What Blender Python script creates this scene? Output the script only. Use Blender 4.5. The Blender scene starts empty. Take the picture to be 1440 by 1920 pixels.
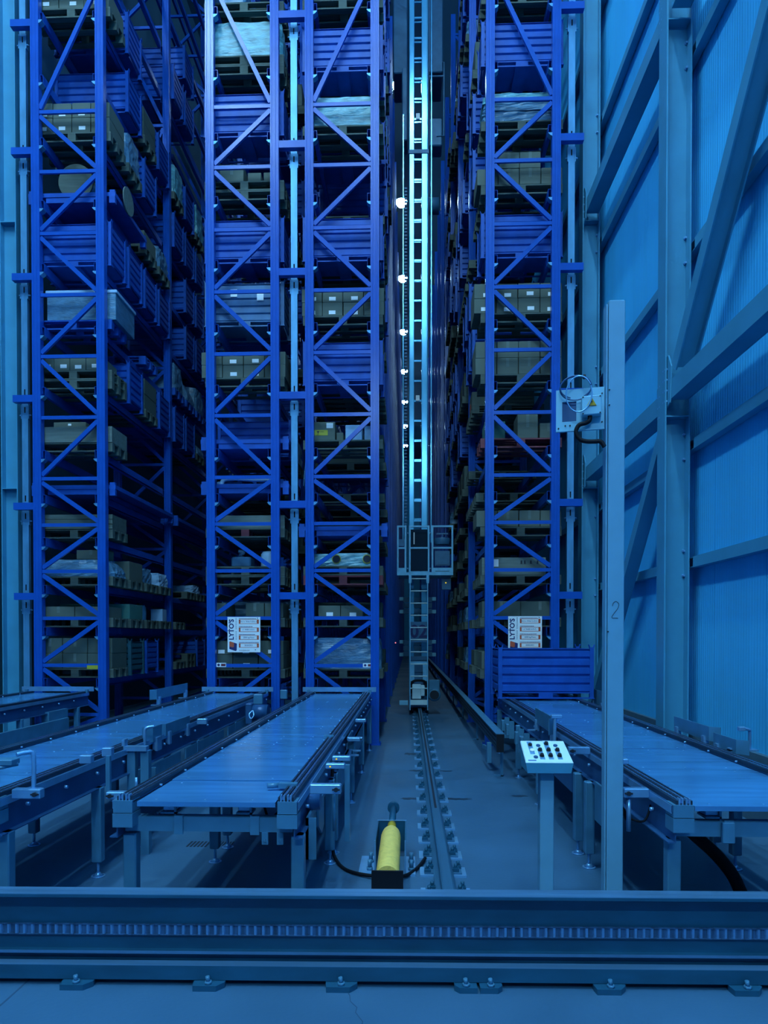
import bpy, math, random
from mathutils import Vector, Matrix
random.seed(7)
sc = bpy.context.scene
R = math.radians

# ------------------------------------------------------------------ camera, light, exposure
cam_data = bpy.data.cameras.new('camera')
cam = bpy.data.objects.new('camera', cam_data)
sc.collection.objects.link(cam)
sc.camera = cam
FOCAL = 1300.0                                   # pixels for the 1440 wide frame
cam_data.sensor_fit = 'HORIZONTAL'
cam_data.sensor_width = 36.0
cam_data.lens = 36.0 * FOCAL / 1440.0
cam_data.shift_y = (1212.0 - 960.0) / 1440.0
cam_data.clip_end = 300
cam.location = (0, 0, 1.60)
cam.rotation_euler = (R(90 - 0.75), 0, math.atan(46.0 / FOCAL))

sc.view_settings.view_transform = 'Standard'
sc.view_settings.look = 'None'
sc.view_settings.gamma = 1.0
sc.view_settings.use_curve_mapping = False
sc.view_settings.exposure = -0.1
world = bpy.data.worlds.new('world')
sc.world = world
world.use_nodes = True
bg = world.node_tree.nodes['Background']
bg.inputs[0].default_value = (0.26, 0.55, 1.0, 1)
bg.inputs[1].default_value = 0.04
sc.cycles.use_denoising = True
sc.cycles.max_bounces = 6
sc.cycles.diffuse_bounces = 2
sc.cycles.glossy_bounces = 3
sc.cycles.sample_clamp_indirect = 4.0

HALL_LAMP = 265.0                                # radiance of the front hall lenses, added fill lamps included
AISLE_LAMP = 90.0
LAMP_COL = (0.42, 0.78, 1.0)

# ------------------------------------------------------------------ materials
def lin(c):
    return tuple((v / 255 / 12.92) if v / 255 <= 0.04045 else ((v / 255 + 0.055) / 1.055) ** 2.4 for v in c)

def mat(name, col, rough=0.5, metal=0.0, var=0.0, scale=6.0, bump=0.0, bscale=60.0, stretch=(1, 1, 1), spec=0.5, coat=0.0):
    m = bpy.data.materials.new(name)
    m.use_nodes = True
    nt = m.node_tree
    b = nt.nodes['Principled BSDF']
    b.inputs['Base Color'].default_value = (*col, 1)
    b.inputs['Roughness'].default_value = rough
    b.inputs['Metallic'].default_value = metal
    b.inputs['Specular IOR Level'].default_value = spec
    b.inputs['Coat Weight'].default_value = coat
    if var or bump:
        tc = nt.nodes.new('ShaderNodeTexCoord')
        mp = nt.nodes.new('ShaderNodeMapping')
        mp.inputs['Scale'].default_value = stretch
        nt.links.new(tc.outputs['Object'], mp.inputs[0])
    if var:
        n = nt.nodes.new('ShaderNodeTexNoise')
        n.inputs['Scale'].default_value = scale
        n.inputs['Detail'].default_value = 6
        nt.links.new(mp.outputs[0], n.inputs['Vector'])
        r = nt.nodes.new('ShaderNodeMapRange')
        r.inputs[1].default_value = 0.3
        r.inputs[2].default_value = 0.7
        r.inputs[3].default_value = 1 - var
        r.inputs[4].default_value = 1 + var
        nt.links.new(n.outputs[0], r.inputs[0])
        mx = nt.nodes.new('ShaderNodeVectorMath')
        mx.operation = 'SCALE'
        mx.inputs[0].default_value = col
        nt.links.new(r.outputs[0], mx.inputs['Scale'])
        nt.links.new(mx.outputs[0], b.inputs['Base Color'])
    if bump:
        n2 = nt.nodes.new('ShaderNodeTexNoise')
        n2.inputs['Scale'].default_value = bscale
        n2.inputs['Detail'].default_value = 4
        nt.links.new(mp.outputs[0], n2.inputs['Vector'])
        bp = nt.nodes.new('ShaderNodeBump')
        bp.inputs['Strength'].default_value = bump
        bp.inputs['Distance'].default_value = 0.02
        nt.links.new(n2.outputs[0], bp.inputs['Height'])
        nt.links.new(bp.outputs[0], b.inputs['Normal'])
    return m

def emit(name, col, s):
    m = bpy.data.materials.new(name)
    m.use_nodes = True
    nt = m.node_tree
    nt.nodes.remove(nt.nodes['Principled BSDF'])
    e = nt.nodes.new('ShaderNodeEmission')
    e.inputs[0].default_value = (*col, 1)
    e.inputs[1].default_value = s
    nt.links.new(e.outputs[0], nt.nodes['Material Output'].inputs[0])
    return m

M = {}
M['rack_blue'] = mat('rack_blue', (0.009, 0.092, 0.48), 0.25, 0, 0.10, 3, spec=0.36)
M['crate_blue'] = mat('crate_blue', (0.010, 0.090, 0.44), 0.45, 0, 0.18, 5, spec=0.25)
M['crate_green'] = mat('crate_green', (0.02, 0.10, 0.14), 0.5, 0, 0.2, 5)
M['crate_grey'] = mat('crate_grey', (0.05, 0.16, 0.34), 0.5, 0, 0.2, 5)
M['galv'] = mat('galvanised_steel', (0.10, 0.34, 0.62), 0.42, 0.35, 0.18, 9, stretch=(1, 1, 0.3))
M['wall'] = mat('wall_panel', (0.055, 0.52, 0.97), 0.55, 0, 0.07, 1.2, stretch=(1, 2, 0.3))
M['column'] = mat('column_paint', (0.060, 0.31, 0.52), 0.42, 0, 0.08, 2.5)
M['plinth'] = mat('plinth_concrete', (0.05, 0.13, 0.20), 0.8, 0, 0.12, 4)
M['steel'] = mat('machine_steel', (0.06, 0.22, 0.385), 0.40, 0.15, 0.12, 6)
M['steel_light'] = mat('bright_steel', (0.20, 0.48, 0.80), 0.28, 0.55, 0.10, 8)
M['rail_dark'] = mat('chain_guide', (0.012, 0.03, 0.06), 0.4)
M['rail_side'] = mat('rail_side_paint', (0.022, 0.10, 0.26), 0.38, 0.2, 0.12, 6)
M['chain'] = mat('chain_steel', (0.24, 0.46, 0.78), 0.22, 0.8)
M['deck'] = mat('deck_sheet', (0.068, 0.28, 0.62), 0.20, 0.25, 0.20, 2.2, 0.05, 3.0, stretch=(0.6, 4, 1))
M['beam'] = mat('beam_paint', (0.010, 0.092, 0.18), 0.40, 0.1, 0.18, 5, stretch=(0.7, 1, 2))
M['beam_top'] = mat('worn_steel', (0.10, 0.26, 0.46), 0.36, 0.45, 0.15, 7, stretch=(0.2, 3, 1))
M['crane_rail'] = mat('crane_rail_steel', (0.035, 0.13, 0.24), 0.42, 0.2, 0.15, 7, stretch=(3, 0.2, 1))
M['sole_pad'] = mat('sole_pad', (0.030, 0.12, 0.23), 0.6, 0, 0.15, 9)
M['rack_strip'] = mat('rack_gear_steel', (0.11, 0.30, 0.58), 0.4, 0.3, 0.2, 20)
M['strip_gap'] = mat('rack_gear_gap', (0.03, 0.10, 0.22), 0.5, 0, 0.5, 60, stretch=(1, 0.1, 0.1))
M['wood'] = mat('pallet_wood', (0.075, 0.105, 0.095), 0.8, 0, 0.25, 8, stretch=(0.3, 3, 3))
M['wood_pale'] = mat('pale_wood', (0.13, 0.175, 0.165), 0.8, 0, 0.2, 8, stretch=(0.3, 3, 3))
M['card'] = mat('cardboard', (0.105, 0.135, 0.115), 0.8, 0, 0.08, 4)
M['card2'] = mat('cardboard_dark', (0.07, 0.105, 0.095), 0.8, 0, 0.10, 4)
M['card_green'] = mat('cardboard_green', (0.05, 0.18, 0.16), 0.8, 0, 0.10, 4)
M['white'] = mat('white_label', (0.86, 0.93, 0.99), 0.6)
M['paper'] = mat('white_paper', (0.30, 0.52, 0.78), 0.6, 0, 0.08, 8)
M['film'] = mat('stretch_film', (0.13, 0.38, 0.46), 0.28, 0, 0.45, 5, 0.5, 14, stretch=(1, 1, 4), spec=0.7)
M['film_dull'] = mat('dull_film', (0.09, 0.22, 0.36), 0.30, 0, 0.35, 5, 0.5, 14, stretch=(1, 1, 3), spec=0.7)
M['red'] = mat('red_paint', (0.17, 0.03, 0.05), 0.55, 0, 0.15, 6)
M['orange'] = mat('sign_orange', (0.56, 0.10, 0.045), 0.55)
M['navy'] = mat('sign_navy', (0.015, 0.025, 0.14), 0.55)
M['yellow'] = mat('yellow_paint', (0.96, 0.66, 0.15), 0.5, 0, 0.10, 30, 0.25, 90)
M['yellow_deep'] = mat('deep_yellow_paint', (0.50, 0.33, 0.008), 0.5)
M['yellow_label'] = mat('yellow_label', (0.42, 0.40, 0.03), 0.6)
M['black'] = mat('black_rubber', (0.003, 0.006, 0.012), 0.6, spec=0.2)
M['blackm'] = mat('black_metal', (0.004, 0.006, 0.012), 0.45)
M['hole'] = mat('dark_recess', (0.006, 0.014, 0.03), 0.7)
M['mast'] = mat('mast_aluminium', (0.13, 0.58, 1.0), 0.19, 0.28, 0.05, 5)
M['crane'] = mat('crane_paint', (0.20, 0.58, 0.90), 0.45, 0.1, 0.12, 8)
M['crane_dark'] = mat('crane_dark_paint', (0.045, 0.17, 0.33), 0.5, 0.1, 0.12, 8)
M['cab_glass'] = mat('cab_glass', (0.01, 0.03, 0.06), 0.1, 0, spec=0.6)
M['post'] = mat('post_paint', (0.13, 0.37, 0.58), 0.5, 0, 0.05, 8)
M['box'] = mat('control_box_paint', (0.20, 0.52, 0.74), 0.42, 0, 0.05, 8)
M['box_light'] = mat('control_face_paint', (0.60, 0.85, 0.95), 0.4, 0, 0.04, 8)
M['ceiling'] = mat('ceiling_sheet', (0.03, 0.13, 0.22), 0.7)
M['lamp_body'] = mat('lamp_body', (0.10, 0.2, 0.3), 0.5)
M['lens'] = emit('hall_lamp_lens', LAMP_COL, HALL_LAMP)
M['lens_aisle'] = emit('aisle_lamp_lens', LAMP_COL, AISLE_LAMP)
M['led_yellow'] = emit('yellow_led', (1.0, 0.8, 0.05), 0.8)
M['led_white'] = emit('white_led', (0.6, 0.9, 1.0), 1.2)
M['led_red'] = emit('red_led', (1.0, 0.3, 0.4), 1.2)

def floor_material():
    m = mat('floor_concrete', (0.036, 0.118, 0.225), 0.5, 0, 0.16, 1.1, 0.06, 40)
    nt = m.node_tree
    b = nt.nodes['Principled BSDF']
    tc = nt.nodes.new('ShaderNodeTexCoord')
    n = nt.nodes.new('ShaderNodeTexNoise')
    n.inputs['Scale'].default_value = 0.55
    n.inputs['Detail'].default_value = 8
    n.inputs['Roughness'].default_value = 0.65
    nt.links.new(tc.outputs['Object'], n.inputs['Vector'])
    r = nt.nodes.new('ShaderNodeMapRange')
    r.inputs[1].default_value = 0.35; r.inputs[2].default_value = 0.7
    r.inputs[3].default_value = 0.38; r.inputs[4].default_value = 0.62
    nt.links.new(n.outputs[0], r.inputs[0])
    nt.links.new(r.outputs[0], b.inputs['Roughness'])
    return m
M['floor'] = floor_material()
M['crack'] = mat('crack_dirt', (0.02, 0.07, 0.14), 0.9)
M['stain'] = mat('oil_stain', (0.012, 0.04, 0.08), 0.45)

# ------------------------------------------------------------------ mesh helpers
class MB:
    def __init__(s):
        s.v = []; s.f = []; s.mi = []; s.sm = []
    def add(s, vs, fs, mi=0, smooth=False):
        o = len(s.v)
        s.v += [tuple(v) for v in vs]
        for f in fs:
            s.f.append(tuple(i + o for i in f)); s.mi.append(mi); s.sm.append(smooth)
        return s
    def box(s, x0, x1, y0, y1, z0, z1, mi=0):
        vs = [(x0, y0, z0), (x1, y0, z0), (x1, y1, z0), (x0, y1, z0), (x0, y0, z1), (x1, y0, z1), (x1, y1, z1), (x0, y1, z1)]
        return s.add(vs, [(0, 3, 2, 1), (4, 5, 6, 7), (0, 1, 5, 4), (1, 2, 6, 5), (2, 3, 7, 6), (3, 0, 4, 7)], mi)
    def bbox(s, x0, x1, y0, y1, z0, z1, b=0.005, mi=0):      # chamfered box: octagon in plan, chamfered top
        def ring(i, z):
            a0, a1, c0, c1 = x0 + i, x1 - i, y0 + i, y1 - i
            return [(a0 + b, c0, z), (a1 - b, c0, z), (a1, c0 + b, z), (a1, c1 - b, z), (a1 - b, c1, z), (a0 + b, c1, z), (a0, c1 - b, z), (a0, c0 + b, z)]
        vs = ring(b, z0) + ring(0, z0 + b) + ring(0, z1 - b) + ring(b, z1)
        fs = [tuple(range(7, -1, -1)), tuple(range(24, 32))]
        for k in range(3):
            for i in range(8):
                j = (i + 1) % 8
                fs.append((k * 8 + i, k * 8 + j, k * 8 + 8 + j, k * 8 + 8 + i))
        return s.add(vs, fs, mi)
    def bar(s, p, q, w, h, up=(0, 0, 1), mi=0):               # rectangular bar between two points
        p = Vector(p); q = Vector(q); d = (q - p).normalized(); up = Vector(up)
        a = d.cross(up)
        if a.length < 1e-5: a = d.cross(Vector((0, 1, 0)))
        a.normalize(); u = a.cross(d).normalized()
        vs = []
        for c in (p, q):
            for sa, su in ((-1, -1), (1, -1), (1, 1), (-1, 1)):
                vs.append(c + a * (sa * w / 2) + u * (su * h / 2))
        return s.add(vs, [(0, 1, 2, 3), (7, 6, 5, 4), (0, 4, 5, 1), (1, 5, 6, 2), (2, 6, 7, 3), (3, 7, 4, 0)], mi)
    def cyl(s, p, q, r, n=12, r2=None, mi=0):
        r2 = r if r2 is None else r2
        p = Vector(p); q = Vector(q); d = (q - p).normalized()
        a = d.orthogonal().normalized(); u = d.cross(a)
        o = len(s.v); vs = []
        for c, rr in ((p, r), (q, r2)):
            for i in range(n):
                t = 2 * math.pi * i / n
                vs.append(c + (a * math.cos(t) + u * math.sin(t)) * rr)
        s.add(vs, [tuple(range(n - 1, -1, -1)), tuple(range(n, 2 * n))], mi)
        for i in range(n):
            j = (i + 1) % n
            s.f.append((o + i, o + j, o + n + j, o + n + i)); s.mi.append(mi); s.sm.append(True)
        return s
    def lathe(s, prof, axis_p, axis_d, n=20, mi=0):           # prof: (distance along axis, radius)
        p = Vector(axis_p); d = Vector(axis_d).normalized(); a = d.orthogonal().normalized(); u = d.cross(a)
        vs = []; fs = []
        for t, r in prof:
            for i in range(n):
                g = 2 * math.pi * i / n
                vs.append(p + d * t + (a * math.cos(g) + u * math.sin(g)) * r)
        for k in range(len(prof) - 1):
            for i in range(n):
                j = (i + 1) % n
                fs.append((k * n + i, k * n + j, k * n + n + j, k * n + n + i))
        s.add(vs, fs, mi, True)
        e = (len(prof) - 1) * n
        s.add([vs[i] for i in range(n)], [tuple(range(n - 1, -1, -1))], mi)
        s.add([vs[e + i] for i in range(n)], [tuple(range(n))], mi)
        return s
    def tube(s, pts, r, n=8, mi=0, samples=6):
        P = [Vector(p) for p in pts]
        if len(P) > 2 and samples > 1:
            out = []
            for i in range(len(P) - 1):
                p0 = P[max(i - 1, 0)]; p1 = P[i]; p2 = P[i + 1]; p3 = P[min(i + 2, len(P) - 1)]
                for k in range(samples):
                    t = k / samples
                    out.append(0.5 * ((2 * p1) + (p2 - p0) * t + (2 * p0 - 5 * p1 + 4 * p2 - p3) * t * t + (3 * p1 - p0 - 3 * p2 + p3) * t ** 3))
            out.append(P[-1]); P = out
        vs = []; fs = []; a = None
        for i, c in enumerate(P):
            d = (P[min(i + 1, len(P) - 1)] - P[max(i - 1, 0)]).normalized()
            a = d.orthogonal().normalized() if a is None else (a - d * a.dot(d)).normalized()
            u = d.cross(a)
            for k in range(n):
                t = 2 * math.pi * k / n
                vs.append(c + (a * math.cos(t) + u * math.sin(t)) * r)
        for i in range(len(P) - 1):
            for k in range(n):
                j = (k + 1) % n
                fs.append((i * n + k, i * n + j, i * n + n + j, i * n + n + k))
        s.add(vs, fs, mi, True)
        s.add(vs[:n], [tuple(range(n - 1, -1, -1))], mi)
        s.add(vs[-n:], [tuple(range(n))], mi)
        return s
    def prism(s, poly, axis, a, b, mi=0, smooth=False):        # poly in the two other axes, extruded along axis a..b
        n = len(poly)
        def mk(p, t):
            return {'x': (t, p[0], p[1]), 'y': (p[0], t, p[1]), 'z': (p[0], p[1], t)}[axis]
        vs = [mk(p, a) for p in poly] + [mk(p, b) for p in poly]
        fs = [tuple(range(n - 1, -1, -1)), tuple(range(n, 2 * n))] + [(i, (i + 1) % n, n + (i + 1) % n, n + i) for i in range(n)]
        return s.add(vs, fs, mi, smooth)
    def mesh(s, name, *mats):
        me = bpy.data.meshes.new(name)
        me.from_pydata(s.v, [], s.f)
        for m in mats: me.materials.append(M[m] if isinstance(m, str) else m)
        me.polygons.foreach_set('material_index', s.mi)
        me.polygons.foreach_set('use_smooth', s.sm)
        me.update()
        import bmesh
        bm = bmesh.new(); bm.from_mesh(me)
        bmesh.ops.recalc_face_normals(bm, faces=bm.faces)
        bm.to_mesh(me); bm.free()
        return me

C = sc.collection
def link(name, data, parent=None, loc=(0, 0, 0), rot=(0, 0, 0)):
    o = bpy.data.objects.new(name, data)
    C.objects.link(o)
    if parent is not None: o.parent = parent
    o.location = loc; o.rotation_euler = rot
    return o
def thing(name, label, cat, loc=(0, 0, 0), group=None, rotz=0, data=None):
    o = link(name, data, None, loc, (0, 0, rotz))
    o['label'] = label; o['category'] = cat
    if group: o['group'] = group
    return o
def part(name, mb, m, parent, loc=(0, 0, 0), rot=(0, 0, 0), label=None, kind=None):
    if isinstance(mb, MB): mb = mb.mesh(name, *(m if isinstance(m, (list, tuple)) else [m]))
    o = link(name, mb, parent, loc, rot)
    if label: o['label'] = label
    if kind: o['kind'] = kind
    return o
def struct(name, mb, m):
    o = part(name, mb, m, None); o['kind'] = 'structure'; return o
CACHE = {}
def cached(key, fn):
    if key not in CACHE: CACHE[key] = fn()
    return CACHE[key]
def text_mesh(body, size, m, extrude=0.0008, align='LEFT', bold=False):
    cu = bpy.data.curves.new('lettering', 'FONT')
    cu.body = body; cu.size = size; cu.extrude = extrude; cu.align_x = align; cu.align_y = 'CENTER'
    cu.resolution_u = 3
    if bold: cu.offset = size * 0.03
    o = bpy.data.objects.new('lettering', cu); C.objects.link(o)
    dg = bpy.context.evaluated_depsgraph_get()
    me = bpy.data.meshes.new_from_object(o.evaluated_get(dg))
    bpy.data.objects.remove(o)
    me.materials.clear(); me.materials.append(M[m])
    return me

# ------------------------------------------------------------------ the building
D = 10.27                     # plane of the rack fronts
BAY = 2.86
NB = 21                       # bays along the aisle
YEND = D + BAY * NB
RACKH = 18.3
ROOF = 20.4

struct('floor', MB().box(-6.75, 3.3, -9, YEND + 4, -0.3, 0), 'floor')
struct('ceiling', MB().box(-6.75, 3.3, -9, YEND + 4, ROOF, ROOF + 0.2), 'ceiling')
struct('wall_back', MB().box(-6.75, 3.3, YEND + 3.6, YEND + 4, 0, ROOF), 'wall')
struct('wall_left', MB().box(-6.75, -6.55, -9, YEND + 4, 0, ROOF), 'ceiling')  # dark sheet colour put in to cut light bounced from the left
wr = struct('wall_right', MB().box(3.10, 3.3, -9, YEND + 4, 0, ROOF), 'wall')
# sandwich panels of the right wall, one metre wide, with fine micro ribs
def wall_panel():
    b = MB()
    n = 40
    poly = []
    for i in range(n):
        y = 0.004 + 0.992 * i / n
        poly += [(3.035 if i % 2 else 3.0365, y), (3.035 if i % 2 else 3.0365, y + 0.992 / n * 0.9)]
    poly += [(3.10, 0.996), (3.10, 0.004)]
    return b.prism(poly, 'z', 0.60, ROOF).mesh('panel', 'wall')
wp = wall_panel()
for k in range(24):
    part('panel', wp, None, wr, (0, -3 + k, 0))
struct('baseboard_right', MB().box(2.985, 3.10, -9, YEND, 0, 0.60), 'plinth')
# saw-cut joint, crack and oil stains in the slab
fl = bpy.data.objects['floor']
part('joint', MB().box(-1.776, -1.768, -9, 3.3, -0.001, 0.0012), 'crack', fl)
ck = MB()
pts = [(-0.30, 3.20), (-0.285, 3.12), (-0.262, 3.07), (-0.255, 3.02), (-0.222, 2.97), (-0.225, 2.93), (-0.19, 2.86), (-0.195, 2.78), (-0.16, 2.7)]
for a, b_ in zip(pts, pts[1:]): ck.bar((a[0], a[1], 0), (b_[0], b_[1], 0), 0.0035, 0.002)
part('crack', ck, 'crack', fl)
def blot(cx, cy, rx, ry, n=22, seed=0):
    rr = random.Random(seed)
    poly = [(cx + rx * math.cos(2 * math.pi * i / n) * rr.uniform(0.6, 1.1), cy + ry * math.sin(2 * math.pi * i / n) * rr.uniform(0.5, 1.15)) for i in range(n)]
    return MB().prism(poly, 'z', -0.001, 0.001)
for i, (x, y, rx, ry) in enumerate([(0.02, 6.86, 0.10, 0.05), (0.48, 6.86, 0.16, 0.06), (0.02, 9.5, 0.10, 0.10), (1.12, 7.02, 0.09, 0.05), (0.1, 8.3, 0.1, 0.05), (0.45, 8.3, 0.08, 0.04)]):
    part('stain', blot(x, y, rx, ry, seed=i), 'stain', fl)
gr = MB()
for k in range(6):
    gr.box(-1.70 + k * 0.028, -1.685 + k * 0.028, 5.22, 5.36, -0.001, 0.0015); gr.box(-1.47 + k * 0.02, -1.46 + k * 0.02, 5.24, 5.36, -0.001, 0.0015)
part('drain_slot', gr, 'hole', fl, kind='stuff')

# steel columns of the right wall (I sections), struts, girts, braces
def icolumn(name, label, x0, y, ztop, flip=1, w=0.22, d=0.26, group=None):
    t = thing(name, label, 'column', (x0, y, 0), group)
    f = 0.016
    part('flange', MB().box(0, f * flip, -w / 2, w / 2, 0, ztop) if flip > 0 else MB().box(-f, 0, -w / 2, w / 2, 0, ztop), 'column', t)
    a, b_ = sorted((d * flip, (d - f) * flip))
    part('flange', MB().box(a, b_, -w / 2, w / 2, 0, ztop), 'column', t)
    a, b_ = sorted((f * flip, (d - f) * flip))
    part('web', MB().box(a, b_, -0.005, 0.005, 0, ztop), 'column', t)
    part('base_plate', MB().box(min(-0.05 * flip, (d + 0.05) * flip), max(-0.05 * flip, (d + 0.05) * flip), -w / 2 - 0.05, w / 2 + 0.05, 0, 0.025), 'column', t)
    for z in (4.02, 8.1):
        part('stiffener', MB().box(a, b_, -w / 2, w / 2, z - 0.13, z - 0.118), 'column', t)
    return t
c2 = icolumn('steel_column', 'pale blue steel I column in the middle of the right wall', 2.66, 7.44, ROOF)
c1 = icolumn('steel_column', 'pale blue steel I column beside the rightmost rack', 2.66, 10.90, ROOF)
c3 = icolumn('steel_column', 'pale blue steel column at the far left edge', -6.02, 10.62, ROOF, flip=-1)
c4 = icolumn('steel_column', 'pale blue steel I column at the right wall nearest the viewer', 2.66, 3.98, ROOF)
def bolt_mb(c, d, r=0.012, l=0.03):
    c = Vector(c); d = Vector(d)
    return MB().cyl(c, c + d * 0.010, r * 1.5, 6).cyl(c + d * 0.010, c + d * l, r, 6)
for col in (c2, c1):
    for z in (9.5, 7.67, 5.65, 3.60, 2.38):
        for dz in (-0.13, 0.13):
            part('bolt', bolt_mb((0.235, -0.006, z + dz), (0, -1, 0)), 'steel_light', col)
# strut beams (I section seen from the aisle: web recessed between flanges)
def hbeam(name, label, cat, p, q, h=0.20, w=0.18):
    p = Vector(p); q = Vector(q); o = (p + q) / 2; p = p - o; q = q - o
    t = thing(name, label, cat, tuple(o))
    d = (q - p).normalized(); x = Vector((1, 0, 0)); n = x.cross(d).normalized()
    part('flange', MB().bar(p - x * (w / 2), q - x * (w / 2), 0.014, h, n), 'column', t)
    part('flange', MB().bar(p + x * (w / 2), q + x * (w / 2), 0.014, h, n), 'column', t)
    part('web', MB().bar(p, q, w - 0.014, 0.010, n), 'column', t)
    part('cover_plate', MB().bar(p - n * (h / 2 - 0.006), q - n * (h / 2 - 0.006), w - 0.016, 0.010, n), 'column', t)
    return t
XS = 2.80
hbeam('wall_strut', 'horizontal pale blue strut between the two columns right of the racks, lower level', 'strut', (XS, 7.56, 4.10), (XS, 10.78, 4.10))
hbeam('wall_strut', 'horizontal pale blue strut between the two columns right of the racks, upper level', 'strut', (XS, 7.56, 8.17), (XS, 10.78, 8.17))
hbeam('wall_strut', 'horizontal pale blue strut running from the middle wall column toward the viewer', 'strut', (XS, 4.10, 4.16), (XS, 7.32, 4.16))
hbeam('wall_strut', 'high horizontal pale blue strut at the top right edge', 'strut', (XS, 4.10, 8.17), (XS, 7.32, 8.17))
hbeam('wall_brace', 'steep dark diagonal brace rising to the top right corner', 'brace', (XS, 7.22, 4.36), (XS, 4.12, 7.95), 0.16, 0.18)
hbeam('wall_brace', 'thin diagonal brace behind the gate post, down to the column foot', 'brace', (XS, 7.60, 3.86), (XS, 10.72, 0.42), 0.14, 0.14)
for col, zs, ys in ((c2, (4.10,), 0.14), (c2, (4.22,), -0.14), (c1, (4.10, 8.17), -0.14), (c2, (8.17,), 0.14)):
    for z in zs:
        s = 1 if ys > 0 else -1
        g = MB().prism([(s * 0.006, z - 0.26), (s * 0.17, z - 0.20), (s * 0.20, z + 0.16), (s * 0.12, z + 0.30), (s * 0.006, z + 0.30)], 'x', 0.026, 0.040)
        gp = part('gusset_plate', g, 'column', col)
        for r_ in range(4):
            for k in range(2):
                part('bolt', bolt_mb((0.026, s * (0.05 + 0.05 * k), z - 0.17 + r_ * 0.11), (-1, 0, 0), 0.009, 0.028), 'steel_light', gp)
# girts (channel sections) on the wall side, segment by segment
GN = {2.38: 'lowest', 3.60: 'second lowest', 5.65: 'middle', 7.67: 'fourth', 9.50: 'fifth', 11.4: 'highest'}
SEG = [(3.98, 7.44, 'toward the viewer'), (7.44, 10.90, 'between the two columns'), (10.90, 14.36, 'behind the far column')]
for z, nm in GN.items():
    for y0, y1, wh in SEG:
        t = thing('wall_girt', f'{nm} wall girt along the right wall, {wh}', 'girt', (2.935, (y0 + y1) / 2, z))
        h = (y1 - y0) / 2
        a, b_ = -h + 0.16, h - 0.16
        cs = [(0, -0.055), (0.09, -0.055), (0.09, 0.055), (0, 0.055), (0, 0.049), (0.084, 0.049), (0.084, -0.049), (0, -0.049)]
        part('channel', MB().box(0, 0.006, a, b_, -0.055, 0.055).box(0.006, 0.09, a, b_, -0.055, -0.049).box(0.006, 0.09, a, b_, 0.049, 0.055), 'column', t)
        for yy in (-h, h):
            s0, s1 = (yy, yy + 0.16) if yy < 0 else (yy - 0.16, yy)
            part('cleat', MB().box(0.004, 0.085, s0, s1, -0.052, -0.044).box(0.004, 0.085, s0, s1, 0.044, 0.052).box(0.078, 0.085, s0, s1, -0.044, 0.044), 'column', t)

# ------------------------------------------------------------------ pallet racks
HZ = [0.434, 1.178, 1.887, 2.594, 3.292, 3.988, 4.905, 5.820, 6.739, 7.655, 8.573, 9.46]
z = 11.33
while z < RACKH: HZ.append(z); z += 0.92 if len(HZ) > 13 else 1.85
LEV = [0.85, 1.624, 2.257, 2.976, 3.622, 4.291, 5.241, 6.143, 7.088, 8.032, 8.966, 9.897, 10.826]
LEVX = LEV + [11.78, 12.71, 13.64, 14.58, 15.51, 16.45]
BH = 0.13                      # beam height: pallets stand at LEV + BH
RACKS = {                      # left edge, right edge, first diagonal goes up to the right (True) or left
    'A': (-5.65, -4.545, True, 'leftmost'), 'B': (-3.015, -1.922, False, 'second'),
    'C': (-1.532, -0.437, True, 'third'), 'D': (1.128, 2.214, False, 'rightmost')}
UW = 0.125; UD = 0.105

def upright_mesh(w=UW):
    # sigma-like profile: a front face with two grooves
    h = w / 2; p = [(-h, 0), (-h * .62, 0), (-h * .56, .006), (-h * .30, .006), (-h * .24, 0), (h * .24, 0), (h * .30, .006), (h * .56, .006), (h * .62, 0), (h, 0),
                    (h, UD), (h * .55, UD), (h * .5, UD - .012), (-h * .5, UD - .012), (-h * .55, UD), (-h, UD)]
    return MB().prism(p, 'z', 0, RACKH).mesh('upright', 'rack_blue')
UPR = upright_mesh()
def foot_mesh():
    b = MB().box(-.09, .09, -.04, .15, 0, .012)
    for sx in (-1, 1):
        for y in (-.02, .13): b.cyl((sx * .075, y, .012), (sx * .075, y, .04), .009, 6)
    return b.mesh('base_plate', 'rack_blue')
FOOT = foot_mesh()
def brace_meshes(W, first_right):
    wi = W - 2 * UW
    hz = MB().box(-wi / 2, wi / 2, .018, .058, -.020, .020).box(-wi / 2, wi / 2, .018, .022, -.026, .026).mesh('horizontal_brace', 'rack_blue')
    dg = []
    for k in range(len(HZ) - 1):
        a, b_ = HZ[k] + .055, HZ[k + 1] - .055
        # index from HZ[11] (9.46): pair (10,11) slopes: 'A','C' from upper left to lower right
        right_low = ((10 - k) % 2 == 0) == first_right
        x0, x1 = (wi / 2, -wi / 2) if right_low else (-wi / 2, wi / 2)
        dg.append(MB().bar((x0, .042, a), (x1, .042, b_), .040, .062, (1, 0, 0) if False else Vector((0, 1, 0)).cross(Vector((x1 - x0, 0, b_ - a)))).mesh('diagonal_brace', 'rack_blue'))
    a, b_ = .06, HZ[0] - .05
    x0, x1 = (wi / 2, -wi / 2) if ((10 + 1) % 2 == 0) == first_right else (-wi / 2, wi / 2)
    dg.append(MB().bar((x0, .042, a), (x1, .042, b_), .040, .062, Vector((0, 1, 0)).cross(Vector((x1 - x0, 0, b_ - a)))).mesh('diagonal_brace', 'rack_blue'))
    return hz, dg
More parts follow.
